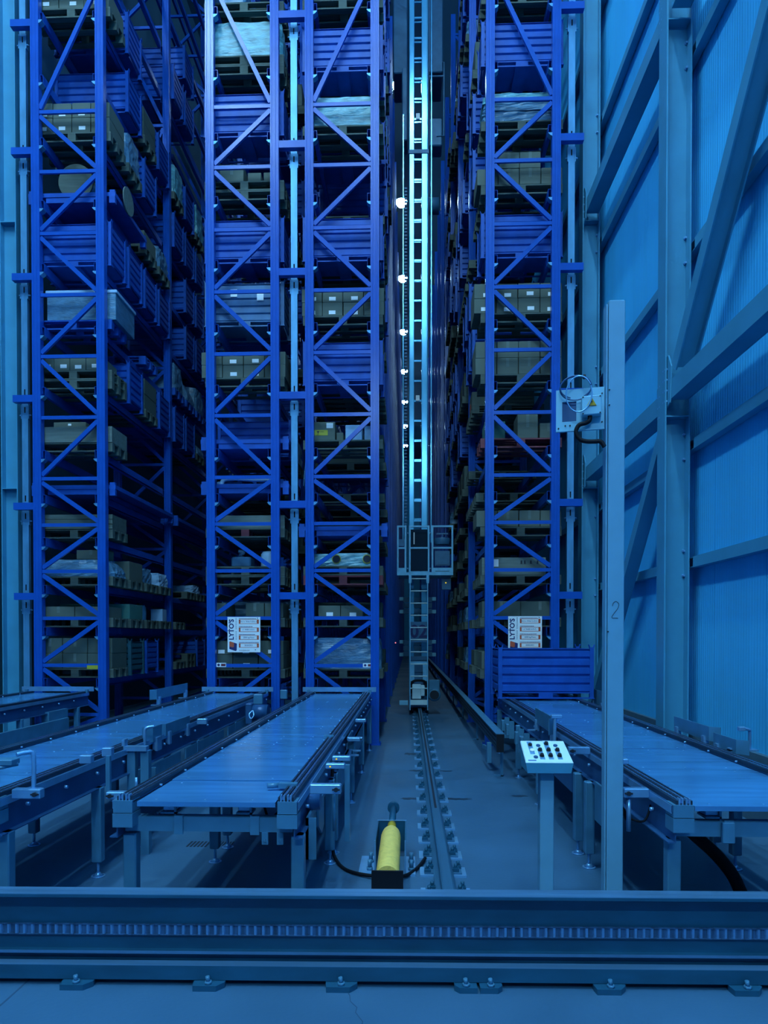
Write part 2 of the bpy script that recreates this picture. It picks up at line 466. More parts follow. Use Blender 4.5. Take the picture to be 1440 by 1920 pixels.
def whole_frame(W, hz, dg):
    b = MB()
    def app(me, dx=0, dz=0):
        b.add([(v.co.x + dx, v.co.y, v.co.z + dz) for v in me.vertices], [tuple(p.vertices) for p in me.polygons])
    app(UPR, -W / 2 + UW / 2); app(UPR, W / 2 - UW / 2)
    for zz in HZ: app(hz, 0, zz)
    for d in dg: app(d)
    return b.mesh('upright_frame', 'rack_blue')

def beam_mesh(side, length):
    # box beam seen open at its end, resting on a small bracket
    t = .004
    b = MB()
    for x0, x1, z0, z1 in ((0, .05, BH - t, BH), (0, .05, 0, t), (.05 - t, .05, t, BH - t), (0, t, .03, BH - t)):
        if side < 0: x0, x1 = -x1, -x0
        b.box(x0, x1, 0, length, z0, z1)
    return b.mesh('shelf_beam', 'rack_blue')
def bracket_mesh(side):
    s = side
    pts = [(0, -.01), (s * .055, -.01), (s * .055, -.018), (s * .03, -.045), (0, -.06)]
    if s < 0: pts = pts[::-1]
    return MB().prism(pts, 'y', 0, .09).mesh('bracket', 'galv')

RK = {}
for key, (x0, x1, fr, nm) in RACKS.items():
    W = x1 - x0; cx = (x0 + x1) / 2
    t = thing('pallet_rack', {'A': 'tall blue steel pallet rack, leftmost of the four', 'B': 'tall blue steel pallet rack, second from the left, with a sign board',
              'C': 'tall blue steel pallet rack standing just left of the crane aisle', 'D': 'tall blue steel pallet rack right of the crane aisle, beside the wall'}[key],
              'rack', (cx, D, 0), 'blue pallet racks')
    RK[key] = t
    hz, dg = brace_meshes(W, fr)
    wf = whole_frame(W, hz, dg)
    for k in range(NB + 1):
        y = k * BAY
        if k < 3:
            f = link('upright_frame', None, t, (0, y, 0))
            for s in (-1, 1):
                part('upright', UPR, None, f, (s * (W / 2 - UW / 2), 0, 0))
                part('base_plate', FOOT, None, f, (s * (W / 2 - UW / 2), 0, 0))
            for zz in HZ: part('horizontal_brace', hz, None, f, (0, 0, zz))
            for d in dg: part('diagonal_brace', d, None, f)
        else:
            part('upright_frame', wf, None, t, (0, y, 0))
    bm_ = {s: beam_mesh(-s, BAY - UD - .005) for s in (-1, 1)}
    br_ = {s: bracket_mesh(-s) for s in (-1, 1)}
    xi = W / 2 - UW
    for k in range(2):
        for zl in LEVX:
            for s in (-1, 1):
                part('shelf_beam', bm_[s], None, t, (s * xi, k * BAY + UD * .4, zl))
                if k == 0: part('bracket', br_[s], None, t, (s * xi, .005, zl))
    far = MB()
    for k in range(2, NB):
        for zl in LEVX:
            for s in (-1, 1):
                a, b_ = sorted((s * xi, s * (xi - .05)))
                far.box(a, b_, k * BAY + UD, (k + 1) * BAY - .003, zl, zl + BH)
    part('shelf_beam', far, 'rack_blue', t, kind='stuff')
# ties from rack to rack / rack to post at the spacer heights
SP = [2.219, 3.579, 5.195, 7.016, 8.89, 10.787, 12.6]
def tie(par, xa, xb, zz):
    cx = par.location.x
    part('row_spacer', MB().box(xa - cx, xb - cx, .012, .062, zz - .052, zz + .052).box(xa - cx, xb - cx, .062, .10, zz - .052, zz - .046), 'rack_blue', par)
for zz in SP:
    tie(RK['B'], -1.922, -1.5335, zz); tie(RK['A'], -5.96, -5.65, zz); tie(RK['D'], 2.214, 2.55, zz)
# galvanised posts between the racks, slotted near the ties
for x, lab in ((-1.72, 'galvanised slotted steel post between the second and third rack'), (-5.855, 'galvanised slotted steel post left of the leftmost rack'), (2.405, 'galvanised slotted steel post between rightmost rack and wall column')):
    t = thing('steel_post', lab, 'post', (x, D + .16, 0))
    b = MB(); w = .048
    zc = [0.0]
    for zz in SP: zc += [zz - .17, zz - .08, zz + .10, zz + .19]
    zc.append(13.2)
    for i in range(len(zc) - 1):
        a, c = zc[i], zc[i + 1]
        if i % 2 == 1:
            b.box(-w, -.010, 0, .004, a, c).box(.010, w, 0, .004, a, c)
        else:
            b.box(-w, w, 0, .004, a, c)
    b.box(-w, -w + .004, .004, .06, 0, 13.2).box(w - .004, w, .004, .06, 0, 13.2)
    part('channel', b, 'galv', t)
    part('slot_shade', MB().box(-w + .006, w - .006, .03, .034, 0, 13.2), 'hole', t)  # dark sheet painting the shade seen through the slots
    for zz in SP:
        pl = part('splice_plate', MB().box(-.062, -.050, -.004, .05, zz - .26, zz - .05).box(.050, .062, -.004, .05, zz - .26, zz - .05), 'galv', t)
        for s in (-1, 1):
            part('bolt', bolt_mb((s * .062, .02, zz - .2), (s, 0, 0), .010, .03), 'steel_light', pl)
    for s in (-1, 1):
        part('base_angle', MB().box(min(s * .05, s * .11), max(s * .05, s * .11), 0, .06, 0, .01), 'galv', t)
# flat wind braces seen between the galvanised posts and the racks
for (xa, xb, za, zb, lab) in ((-1.67, -1.62, 1.0, 3.6, 'dark steel brace strip beside the galvanised middle post, low'), (-1.67, -1.62, 4.0, 6.8, 'dark steel brace strip beside the galvanised middle post, high'),
                              (2.30, 2.42, 3.8, 6.8, 'dark steel brace strip right of the rightmost rack, middle height'), (2.27, 2.36, 7.2, 9.3, 'blue steel brace strip right of the rightmost rack, near the top')):
    zm = (za + zb) / 2
    t = thing('brace_strip', lab, 'brace', ((xa + xb) / 2, D + .9, zm))
    part('strip', MB().bar((-(xb - xa) / 2, -.1, za - zm), ((xb - xa) / 2, .9, zb - zm), .008, .09, (0, 0, 1)), 'galv', t)

# ------------------------------------------------------------------ stored loads
POS0 = D + 0.135; PITCH = 0.68; DEPTH = 0.58
ORD = ['lowest shelf', 'shelf two', 'shelf three', 'shelf four', 'shelf five', 'shelf six', 'shelf seven', 'shelf eight', 'shelf nine', 'shelf ten', 'shelf eleven', 'shelf twelve', 'shelf thirteen',
       'shelf fourteen', 'shelf fifteen', 'shelf sixteen', 'shelf seventeen', 'shelf eighteen', 'shelf nineteen']
PORD = ['front place', 'second place', 'third place', 'fourth place', 'fifth place', 'sixth place', 'seventh place', 'eighth place', 'ninth place', 'tenth place',
        'eleventh place', 'twelfth place', 'thirteenth place', 'fourteenth place', 'fifteenth place', 'sixteenth place']
RN = {'A': 'leftmost rack', 'B': 'second rack', 'C': 'third rack', 'D': 'rightmost rack'}
def where(rk, l, p): return f'{ORD[l]}, {PORD[p]} of the {RN[rk]}'
def spot(rk, l, p):
    x0, x1 = RACKS[rk][:2]
    return ((x0 + x1) / 2, POS0 + (p // 4) * BAY + (p % 4) * PITCH, LEVX[l] + BH + .002)

CW, CH_ = 1.20, 0.66
def rib_panel(L, z0, z1, axis, n=5, m='crate_blue'):
    pr = [(0.020, z0)]
    st = (z1 - z0) / n
    for i in range(n):
        zz = z0 + st * i
        pr += [(0.0, zz + st * .12), (0.0, zz + st * .74), (0.020, zz + st * .82), (0.020, zz + st * .97)]
    pr += [(0.0, z1 - .004), (0.0, z1), (0.026, z1), (0.026, z0)]
    b = MB()
    if axis == 'x': b.prism(pr, 'x', -L / 2, L / 2)
    else: b.prism(pr, 'x', -L / 2, L / 2)
    return b.mesh('panel', m)
def crate_parts(m, w=CW, d=DEPTH, h=CH_):
    k = ('crate', m, w, d, h)
    def mk():
        fp = rib_panel(w - .09, .085, h - .02, 'x', m=m); sp = rib_panel(d - .09, .085, h - .02, 'x', m=m)
        post = MB().box(-.025, .025, -.025, .025, 0, h - .01).box(-.034, .034, -.034, .034, 0, .012)
        post.prism([(-.025, h - .01), (.025, h - .01), (.04, h + .035), (.034, h + .035), (.020, h), (-.020, h), (-.034, h + .035), (-.04, h + .035)], 'y', -.025, .025)
        post = post.mesh('post', m)
        base = MB().box(-w / 2 + .05, w / 2 - .05, .012, d - .012, .07, .085)
        base.box(-w / 2 + .05, w / 2 - .05, .008, .028, 0.0, .018).box(-w / 2 + .05, w / 2 - .05, d - .028, d - .008, 0, .018)
        base.box(-.09, .09, .008, d - .008, .018, .07)
        base = base.mesh('base', m)
        one = MB()
        def app(me, mtx):
            one.add([tuple(mtx @ v.co) for v in me.vertices], [tuple(p.vertices) for p in me.polygons])
        places = [('panel', fp, (0, .012, 0), 0), ('panel', fp, (0, d - .012, 0), math.pi), ('panel', sp, (-w / 2 + .012, d / 2, 0), -math.pi / 2), ('panel', sp, (w / 2 - .012, d / 2, 0), math.pi / 2)]
        for sx in (-1, 1):
            for y in (.025, d - .025): places.append(('post', post, (sx * (w / 2 - .025), y, 0), 0))
        places.append(('base', base, (0, 0, 0), 0))
        for nm, me, loc, rz in places: app(me, Matrix.Translation(loc) @ Matrix.Rotation(rz, 4, 'Z'))
        return places, one.mesh('crate', m)
    return cached(k, mk)
def crate(loc, label, m='crate_blue', detail=True, group='steel crates stored in the racks', w=CW, d=DEPTH, h=CH_):
    places, one = crate_parts(m, w, d, h)
    if not detail:
        return thing('steel_crate', label, 'crate', loc, group, data=one)
    t = thing('steel_crate', label, 'crate', loc, group)
    for nm, me, l, rz in places: part(nm, me, None, t, l, (0, 0, rz))
    return t
CN = {'crate_blue': 'blue ribbed steel crate', 'crate_green': 'dark green ribbed steel crate', 'crate_grey': 'grey ribbed steel crate'}
def rcrate(rk, l, p, m='crate_blue', detail=True):
    x, y, z = spot(rk, l, p)
    return crate((x, y, z), f'{CN[m]} on {where(rk, l, p)}', m, detail, h=.56 if l < 5 else CH_)

def pallet_parts(m):
    def mk():
        L = 1.2; d = DEPTH
        pl = []
        top = MB().box(-L / 2, L / 2, -.04, .04, 0, .02).mesh('deck_board', m)
        for y in (.05, .29, .53): pl.append(('deck_board', top, (0, y, .12)))
        wide = MB().box(-L / 2, L / 2, -.055, .055, 0, .02).mesh('deck_board', m)
        for y in (.17, .41): pl.append(('deck_board', wide, (0, y, .12)))
        bl = MB().box(-.06, .06, -.045, .045, .02, .12).mesh('block', m)
        for x in (-L / 2 + .06, 0, L / 2 - .06):
            for y in (.055, .29, .525): pl.append(('block', bl, (x, y, 0)))
        bo = MB().box(-L / 2, L / 2, -.045, .045, 0, .02).mesh('bottom_board', m)
        for y in (.055, .29, .525): pl.append(('bottom_board', bo, (0, y, 0)))
        one = MB()
        for nm, me, l in pl: one.add([(v.co.x + l[0], v.co.y + l[1], v.co.z + l[2]) for v in me.vertices], [tuple(q.vertices) for q in me.polygons])
        return pl, one.mesh('pallet', m)
    return cached(('pallet', m), mk)
PH = 0.142
PN = {'wood': 'wooden pallet', 'red': 'red pallet', 'crate_blue': 'blue steel pallet'}
def pallet(rk, l, p, m='wood', detail=True, dz=0.0, extra=''):
    x, y, z = spot(rk, l, p)
    pl, one = pallet_parts(m)
    lab = f'{extra}{PN[m]} on {where(rk, l, p)}'
    if not detail: return thing('pallet', lab, 'pallet', (x, y, z + dz), 'pallets in the racks', data=one)
    t = thing('pallet', lab, 'pallet', (x, y, z + dz), 'pallets in the racks')
    for nm, me, q in pl: part(nm, me, None, t, q)
    return t
def carton(loc, w, d, h, label, m='card', tag_=None, name='carton', cat='carton', group='cartons in the racks'):
    me = cached(('carton', w, d, h, m), lambda: MB().bbox(-w / 2, w / 2, 0, d, 0, h, .004).mesh('carton', m))
    t = thing(name, label, cat, loc, group, data=me)
    tape = cached(('tape', w, d, h), lambda: MB().box(-.022, .022, -.0012, .02, h * .45, h).box(-.022, .022, 0, d, h - .002, h + .0012).mesh('tape', 'wood_pale'))
    if tag_:
        tw, th, tx, tz = tag_
        part('label_sticker', cached(('lab', tw, th), lambda: MB().box(-tw / 2, tw / 2, -.002, .002, -th / 2, th / 2).mesh('label_sticker', 'white')), None, t, (tx, 0, tz))
    elif w > .2 and m in ('card', 'card2') and name == 'carton':
        part('tape', tape, None, t)
    return t
ROWN = ['bottom row', 'upper row', 'top row']; COLN = ['leftmost', 'second from left', 'third from left', 'rightmost']
def carton_stack(rk, l, p, cols, rows, h, m='card', tags=True, zoff=PH, x0=-.58, x1=.58, skip=()):
    x, y, z = spot(rk, l, p)
    w = (x1 - x0) / cols
    for r in range(rows):
        for c in range(cols):
            if (r, c) in skip: continue
            cn = COLN[c] if c < cols - 1 else 'rightmost'
            if cols == 2: cn = ('left', 'right')[c]
            carton((x + x0 + w * (c + .5) + random.uniform(-.003, .003), y + .01 + random.uniform(0, .012), z + zoff + r * (h + .003)), round(w - .010, 3), .55, h,
                   f'{cn} carton, {ROWN[r]}, {where(rk, l, p)}', m, (.10, .055, w * .04 + random.uniform(-.02, .02), h * random.uniform(.22, .30)) if tags else None)
def wrapped_mesh(w, d, h, m, seed, taper=.04, n=9):
    rr = random.Random(seed)
    b = MB(); nz = 7; rings = []
    for k in range(nz):
        zz = h * k / (nz - 1); f = 1 - taper * (k / (nz - 1)) ** 2
        ring = []
        for i in range(4 * n):
            s, t_ = divmod(i, n); u = t_ / n
            c = [(-1, -1), (1, -1), (1, 1), (-1, 1)]
            a0, a1 = c[s], c[(s + 1) % 4]
            px = a0[0] + (a1[0] - a0[0]) * u; py = a0[1] + (a1[1] - a0[1]) * u
            j = rr.uniform(-.012, .012)
            rd = .93 if t_ == 0 else 1.0
            ring.append((px * (w / 2) * f * rd + px * j, d / 2 + py * (d / 2 - .012) * f * rd + py * min(j, .004), zz + rr.uniform(-.010, .010) * (0 < k) - (.02 if (t_ == 0 and k == nz - 1) else 0)))
        rings += ring
    N = 4 * n
    fs = [tuple(range(N - 1, -1, -1)), tuple(range((nz - 1) * N, nz * N))]
    for k in range(nz - 1):
        for i in range(N):
            j = (i + 1) % N
            fs.append((k * N + i, k * N + j, k * N + N + j, k * N + N + i))
    b.add(rings, fs, 0, False)
    return b.mesh('wrapped_load', m)
def wrapped(rk, l, p, h, m='film', w=1.16, zoff=PH, taper=.04, dx=0, desc=None, seed=None):
    x, y, z = spot(rk, l, p)
    me = wrapped_mesh(w, DEPTH, h, m, seed or random.randrange(9999), taper)
    desc = desc or {'film': 'pale load wrapped in shiny film', 'film_dull': 'dark load wrapped in film', 'paper': 'pale stack of wrapped sheets'}[m]
    return thing('wrapped_load', f'{desc} on {where(rk, l, p)}', 'load', (x + dx, y, z + zoff), 'wrapped loads in the racks', data=me)
def flat_frame(rk, l, p, length=DEPTH, w=1.34, m='crate_blue', n=1, desc='flat blue steel frame pallet'):
    x, y, z = spot(rk, l, p)
    t = thing('frame_pallet', f'{desc} on {where(rk, l, p)}', 'pallet', (x, y, z), 'frame pallets in the racks')
    d = length
    part('rail', MB().box(-w / 2, w / 2, 0, .05, .10, .16), m, t)
    part('rail', MB().box(-w / 2, w / 2, d - .05, d, .10, .16), m, t)
    part('side_rail', MB().box(-w / 2, -w / 2 + .04, .05, d - .05, .10, .16), m, t)
    part('side_rail', MB().box(w / 2 - .04, w / 2, .05, d - .05, .10, .16), m, t)
    part('deck_sheet', MB().box(-w / 2 + .04, w / 2 - .04, .05, d - .05, .11, .125), m, t)
    for sx in (-1, 1):
        for y_ in (.03, d - .03):
            part('foot', MB().box(-.045, .045, -.03, .03, 0, .10).box(-.04, .04, -.025, .025, .10, .20), m, t, (sx * (w / 2 - .05), y_, 0))
    part('skid', MB().box(-.40, .40, .01, d - .01, .02, .098), m, t)
    return t

# --- third rack (C), front places, top shelf downwards
def col_C():
    k = 'C'
    pallet(k, 12, 0); carton_stack(k, 12, 0, 3, 1, .30, 'paper', False)
    rcrate(k, 11, 0)
    pallet(k, 10, 0); wrapped(k, 10, 0, .42, 'film', 1.10)
    rcrate(k, 8, 0)
    pallet(k, 7, 0); carton_stack(k, 7, 0, 4, 2, .20, x0=-.62, x1=.62)
    rcrate(k, 6, 0)
    pallet(k, 5, 0)
    x, y, z = spot(k, 5, 0)
    q = carton((x - .30, y + .02, z + PH), .36, .45, .27, 'brown carton with a yellow fragile sticker, shelf six of the third rack', 'card', (.10, .075, .10, .215))
    part('fragile_sticker', MB().box(-.10, .10, -.003, .002, -.04, .04), 'yellow_label', q, (-.03, 0, .11))
    g = MB().prism([(-.022, .022), (.022, .022), (.010, .0), (.003, -.004), (.003, -.020), (.014, -.026), (-.014, -.026), (-.003, -.020), (-.003, -.004), (-.010, 0)], 'y', -.005, -.002)
    g.box(.03, .085, -.005, -.002, .008, .014)
    part('glass_symbol', g, 'blackm', q, (-.075, 0, .112))
    carton((x - .05, y + .06, z + PH), .10, .3, .12, 'small low carton beside the fragile carton, shelf six of the third rack', 'card')
    carton((x + .16, y + .03, z + PH), .25, .32, .225, 'white paper-faced carton, shelf six of the third rack', 'paper')
    carton((x + .42, y + .04, z + PH), .20, .4, .21, 'pale narrow carton by the right upright, shelf six of the third rack', 'paper')
    flat_frame(k, 3, 0)
    pallet(k, 2, 0, 'red'); 
    pallet(k, 2, 0, 'wood', True, PH + .001, 'upper ')
    q = wrapped(k, 2, 0, .19, 'film', 1.06, 2 * PH + .002, .10, desc='film wrapped load with two dark holes')
    for dx in (-.10, .36):
        part('hole', MB().cyl((dx, -.004, .10), (dx, .03, .10), .058, 14), 'hole', q)
        part('hole_rim', MB().cyl((dx, -.001, .10), (dx, .03, .10), .068, 14), 'yellow_label', q)
    pallet(k, 1, 0); carton_stack(k, 1, 0, 2, 1, .18, x0=-.38, x1=.30)
    pallet(k, 0, 0); wrapped(k, 0, 0, .46, 'film_dull', 1.14, desc='silver banded wrapped load')
col_C()
def col_B():
    k = 'B'
    pallet(k, 12, 0); wrapped(k, 12, 0, .3, 'film_dull', .6, dx=-.25)
    pallet(k, 11, 0); pallet(k, 11, 0, 'wood', True, PH + .001, 'upper '); wrapped(k, 11, 0, .50, 'film', 1.16, 2 * PH + .002)
    rcrate(k, 10, 0)
    pallet(k, 9, 0); pallet(k, 9, 0, 'wood', True, PH + .001, 'upper ')
    x, y, z = spot(k, 9, 0); zz = z + 2 * PH + .002
    carton((x - .20, y + .05, zz), .36, .4, .27, 'larger pale carton, shelf ten of the second rack', 'card')
    carton((x + .15, y + .03, zz), .20, .3, .13, 'left of two small cartons, shelf ten of the second rack', 'card')
    carton((x + .40, y + .03, zz), .22, .3, .13, 'right of two small cartons, shelf ten of the second rack', 'card')
    rcrate(k, 8, 0)
    c = rcrate(k, 7, 0, 'crate_grey')
    for dx, dz in ((-.16, .50), (.24, .44)): part('label_sticker', MB().box(-.05, .05, -.004, 0, -.055, .055), 'white', c, (dx, .006, dz))
    pallet(k, 6, 0); carton_stack(k, 6, 0, 4, 2, .19, x0=-.66, x1=.62)
    flat_frame(k, 5, 0)
    flat_frame(k, 4, 0)
    x, y, z = spot(k, 4, 0)
    t = thing('pipe_fitting', f'pale pipe fitting lying on the flat frame, shelf five of the second rack', 'pipe', (x, y + .25, z + .16), None)
    part('tube', MB().tube([(-.42, 0, .05), (-.38, 0, .12), (-.22, 0, .14), (.1, .05, .13), (.46, .02, .12)], .035, 10), 'paper', t)
    part('elbow', MB().cyl((-.44, 0, 0), (-.44, 0, .08), .05, 12), 'paper', t)
    q = pallet(k, 3, 0)
    rb = MB().box(-.06, .06, -.045, .045, .02, .12).mesh('block', 'red')
    for c in q.children:
        if c.name.startswith('block') and abs(c.location.x) < .01: c.data = rb; c['label'] = 'red middle block'
    x, y, z = spot(k, 3, 0)
    t = thing('wooden_case', 'long flat wooden case on shelf four, front of the second rack', 'case', (x, y, z + PH))
    part('side', MB().box(-.5, .6, .01, .04, 0, .17), 'wood_pale', t); part('side', MB().box(-.5, .6, .52, .55, 0, .17), 'wood_pale', t)
    part('lid', MB().box(-.5, .6, .01, .55, .17, .19), 'wood_pale', t)
    pallet(k, 2, 0); pallet(k, 2, 0, 'wood', True, PH + .001, 'upper ')
    x, y, z = spot(k, 2, 0); zz = z + 2 * PH + .002
    t = thing('machine_part', 'dark machine casting with bent pipe on shelf three of the second rack', 'machine part', (x - .05, y + .3, zz))
    part('housing', MB().bbox(-.2, .1, -.15, .15, 0, .16, .02), 'crane_dark', t); part('pipe', MB().tube([(-.05, 0, .15), (-.1, 0, .20), (-.04, 0, .24), (-.12, 0, .26)], .03, 8), 'film_dull', t)
    t = thing('drum', 'pale round drum on shelf three of the second rack', 'drum', (x + .33, y + .25, zz))
    part('body', MB().lathe([(0, .13), (.02, .14), (.2, .14), (.24, .11), (.25, .05)], (0, 0, 0), (0, 0, 1), 16), 'paper', t); part('cap', MB().cyl((0, 0, .25), (0, 0, .28), .04, 10), 'blackm', t)
    pallet(k, 1, 0); carton_stack(k, 1, 0, 4, 1, .22, 'card2', False, skip=((0, 1),))
    pallet(k, 0, 0); carton_stack(k, 0, 0, 3, 2, .21, 'card2')
    x, y, z = spot(k, 0, 0)
    t = thing('hoist_block', 'small black lifting block standing on dark cartons, lowest shelf of the second rack', 'hoist', (x + .27, y + .2, z + PH + .428))
    part('body', MB().lathe([(0, .075), (.02, .09), (.07, .09), (.09, .06), (.14, .04), (.15, .02)], (0, 0, 0), (0, 0, 1), 14), 'blackm', t)
    part('hook', MB().tube([(0, 0, .15), (.02, 0, .18), (0, 0, .21), (-.02, 0, .19)], .009, 6), 'steel_light', t)
col_B()
def col_D():
    k = 'D'
    pallet(k, 12, 0); wrapped(k, 12, 0, .3, 'film', 1.0)
    rcrate(k, 11, 0)
    pallet(k, 10, 0); wrapped(k, 10, 0, .14, 'film_dull', 1.16, PH, .02, desc='lower grey sheet stack'); wrapped(k, 10, 0, .12, 'film_dull', 1.14, PH + .155, .02, desc='middle grey sheet stack'); wrapped(k, 10, 0, .12, 'film', 1.14, PH + .29, .02, desc='upper pale sheet stack')
    pallet(k, 9, 0); carton_stack(k, 9, 0, 4, 2, .235, tags=False, x0=-.66, x1=.60, skip=((1, 0), (1, 3)))
    rcrate(k, 8, 0)
    pallet(k, 7, 0); carton_stack(k, 7, 0, 4, 2, .215, x0=-.70, x1=.60)
    pallet(k, 6, 0); carton_stack(k, 6, 0, 4, 2, .24, tags=False, x0=-.68, x1=.60)
    pallet(k, 5, 0, 'red')
    x, y, z = spot(k, 5, 0)
    carton((x - .38, y + .05, z + PH), .30, .4, .26, 'greenish carton on red pallet, shelf six of the rightmost rack', 'card_green')
    carton((x + .10, y + .02, z + PH), .30, .4, .36, 'taller middle carton on red pallet, shelf six of the rightmost rack', 'card')
    carton((x + .41, y + .02, z + PH), .26, .4, .22, 'low right carton on red pallet, shelf six of the rightmost rack', 'card')
    pallet(k, 3, 0); carton_stack(k, 3, 0, 4, 1, .24, tags=False, x0=-.66, x1=.60)
    pallet(k, 2, 0)
    x, y, z = spot(k, 2, 0)
    q = carton((x - .10, y + .02, z + PH), .95, .5, .26, 'long pale case with printed handling marks, shelf three of the rightmost rack', 'wood_pale', (.18, .11, -.32, .18), 'case', 'case')
    mk = MB()
    for i, dx in enumerate((.10, .15, .24, .34)): mk.box(dx, dx + .022, -.003, .001, .17, .215); mk.box(dx - .006, dx + .03, -.003, .001, .165, .17)
    part('handling_mark', mk, 'hole', q)
    pallet(k, 1, 0); carton_stack(k, 1, 0, 2, 1, .24, 'card2', False)
    pallet(k, 0, 0); carton_stack(k, 0, 0, 3, 1, .26, 'card', False)
col_D()
def row_A():
    k = 'A'
    for l, ps in ((12, (1,)), (11, (1, 3)), (10, (2, 4, 5, 6)), (9, (5, 6)), (8, (0, 1, 2, 3, 5, 6, 7)), (6, (1, 3, 4, 5)), (0, (2, 6)), (13, (4, 5)), (14, (1, 5)), (11, (5,))):
        for p in ps: rcrate(k, l, p, detail=p < 4 and l < 13)
    pallet(k, 12, 0); carton_stack(k, 12, 0, 3, 1, .28)
    pallet(k, 11, 2); carton_stack(k, 11, 2, 3, 2, .24, 'card2', True)
    wrapped(k, 11, 4, .55, 'film', 1.2); pallet(k, 11, 4); wrapped(k, 11, 6, .62, 'film', 1.2); pallet(k, 11, 6, detail=False)
    pallet(k, 10, 0); carton_stack(k, 10, 0, 4, 2, .22)
    pallet(k, 10, 1); wrapped(k, 10, 1, .52, 'film_dull')
    flat_frame(k, 9, 0, 1.26)
    x, y, z = spot(k, 9, 0)
    t = thing('cable_reel', 'round cable reel lying on its side on shelf ten of the leftmost rack', 'reel', (x - .02, y + .05, z + .44))
    for yy, nn in ((.12, 'flange'), (.52, 'flange')):
        part(nn, MB().cyl((0, yy, 0), (0, yy + .03, 0), .27, 28), 'wood', t)
    part('winding', MB().cyl((0, .15, 0), (0, .52, 0), .20, 24), 'film_dull', t)
    t = thing('round_lid', 'round pale disc leaning at the aisle edge on shelf ten of the leftmost rack', 'disc', (x + .70, y + .62, z + .26))
    part('disc', MB().cyl((0, -.22, 0), (.015, -.22, 0), .20, 26), 'wood_pale', t)
    pallet(k, 9, 2); carton_stack(k, 9, 2, 3, 1, .25); pallet(k, 9, 3); wrapped(k, 9, 3, .4, 'film_dull')
    pallet(k, 7, 0, 'crate_blue')
    x, y, z = spot(k, 7, 0)
    t = thing('cabinet', 'large grey sheet metal cabinet on a blue pallet, shelf eight of the leftmost rack', 'cabinet', (x + .1, y + .02, z + PH))
    part('body', MB().bbox(-.5, .56, 0, .72, 0, .40, .006), 'film_dull', t); part('lid', MB().bbox(-.52, .58, -.01, .74, .40, .45, .006), 'paper', t)
    pallet(k, 7, 2, 'crate_blue'); wrapped(k, 7, 4, .5, 'film_dull'); pallet(k, 7, 4, 'crate_blue', False); wrapped(k, 7, 5, .42, 'film_dull', 1.2, PH, .3, desc='lumpy wrapped bags'); pallet(k, 7, 5, 'crate_blue', False)
    wrapped(k, 7, 6, .5, 'film_dull', desc='dark striped film wrapped load'); pallet(k, 7, 6, 'crate_blue', False)
    pallet(k, 6, 0); pallet(k, 6, 0, 'wood', True, PH + .001, 'upper ')
    carton_stack(k, 6, 0, 4, 1, .22, 'card', True, 2 * PH + .002, -.55, .45)
    pallet(k, 6, 2); carton_stack(k, 6, 2, 3, 2, .26, 'card2', False); pallet(k, 6, 6, detail=False); wrapped(k, 6, 6, .3, 'film_dull', 1.2, PH, .3, desc='lumpy wrapped bags')
    pallet(k, 5, 0)
    x, y, z = spot(k, 5, 0)
    t = thing('wooden_case', 'shallow wooden crate with pale sides on shelf six of the leftmost rack', 'case', (x, y, z + PH))
    part('side', MB().box(-.58, .60, .0, .03, 0, .22), 'wood_pale', t); part('side', MB().box(-.58, .60, .53, .56, 0, .22), 'wood_pale', t)
    part('end', MB().box(-.58, -.55, .03, .53, 0, .22), 'wood_pale', t); part('end', MB().box(.57, .60, .03, .53, 0, .22), 'wood_pale', t)
    part('lid', MB().box(-.58, .60, 0, .56, .22, .235), 'wood_pale', t)
    carton((x - .1, y + .1, z + PH + .236), .5, .3, .10, 'flat carton on top of the shallow wooden crate, leftmost rack', 'card', (.05, .03, 0, .06))
    flat_frame(k, 4, 0, 2.62, 1.30, desc='long flat blue steel frame')
    flat_frame(k, 4, 4, 2.62, 1.30, desc='long flat blue steel frame'); wrapped(k, 4, 5, .12, 'film', 1.0, .18, .3)
    pallet(k, 3, 0)
    x, y, z = spot(k, 3, 0)
    t = thing('wooden_case', 'low wooden plank case on shelf four of the leftmost rack', 'case', (x, y, z + PH))
    for i in range(3): part('plank', MB().box(-.58, .60, .0, .02, i * .075, i * .075 + .068), 'wood', t)
    part('body', MB().box(-.57, .59, .02, .55, 0, .22), 'wood', t)
    for p in (1, 2): pass
    pallet(k, 2, 0); wrapped(k, 2, 0, .26, 'film_dull', 1.2, PH, .25, desc='soft pale sacks wrapped in film')
    x, y, z = spot(k, 2, 0)
    carton((x + .22, y + .1, z + PH + .27), .45, .3, .14, 'carton lying on the pale sacks, shelf three of the leftmost rack', 'card')
    pallet(k, 2, 1); carton_stack(k, 2, 1, 2, 1, .30, 'card', False)
    pallet(k, 2, 2); wrapped(k, 2, 2, .27, 'film_dull', .8, dx=.1); pallet(k, 2, 3); wrapped(k, 2, 3, .24, 'paper', 1.1)
    pallet(k, 2, 5); pallet(k, 2, 6); wrapped(k, 2, 6, .18, 'paper', 1.0)
    pallet(k, 1, 0); carton_stack(k, 1, 0, 2, 1, .17, 'card', False, x0=-.5, x1=.5)
    pallet(k, 1, 1); carton_stack(k, 1, 1, 2, 1, .24, 'card_green', False); pallet(k, 1, 2); pallet(k, 1, 3)
    x, y, z = spot(k, 1, 2)
    t = thing('drum', 'upright dark cylinder on a pallet, shelf two of the leftmost rack', 'drum', (x + .4, y + .2, z + PH)); part('body', MB().lathe([(0, .11), (.22, .11), (.26, .08)], (0, 0, 0), (0, 0, 1), 14), 'crane_dark', t); part('cap', MB().cyl((0, 0, .26), (0, 0, .29), .05, 10), 'blackm', t)
    x, y, z = spot(k, 1, 3)
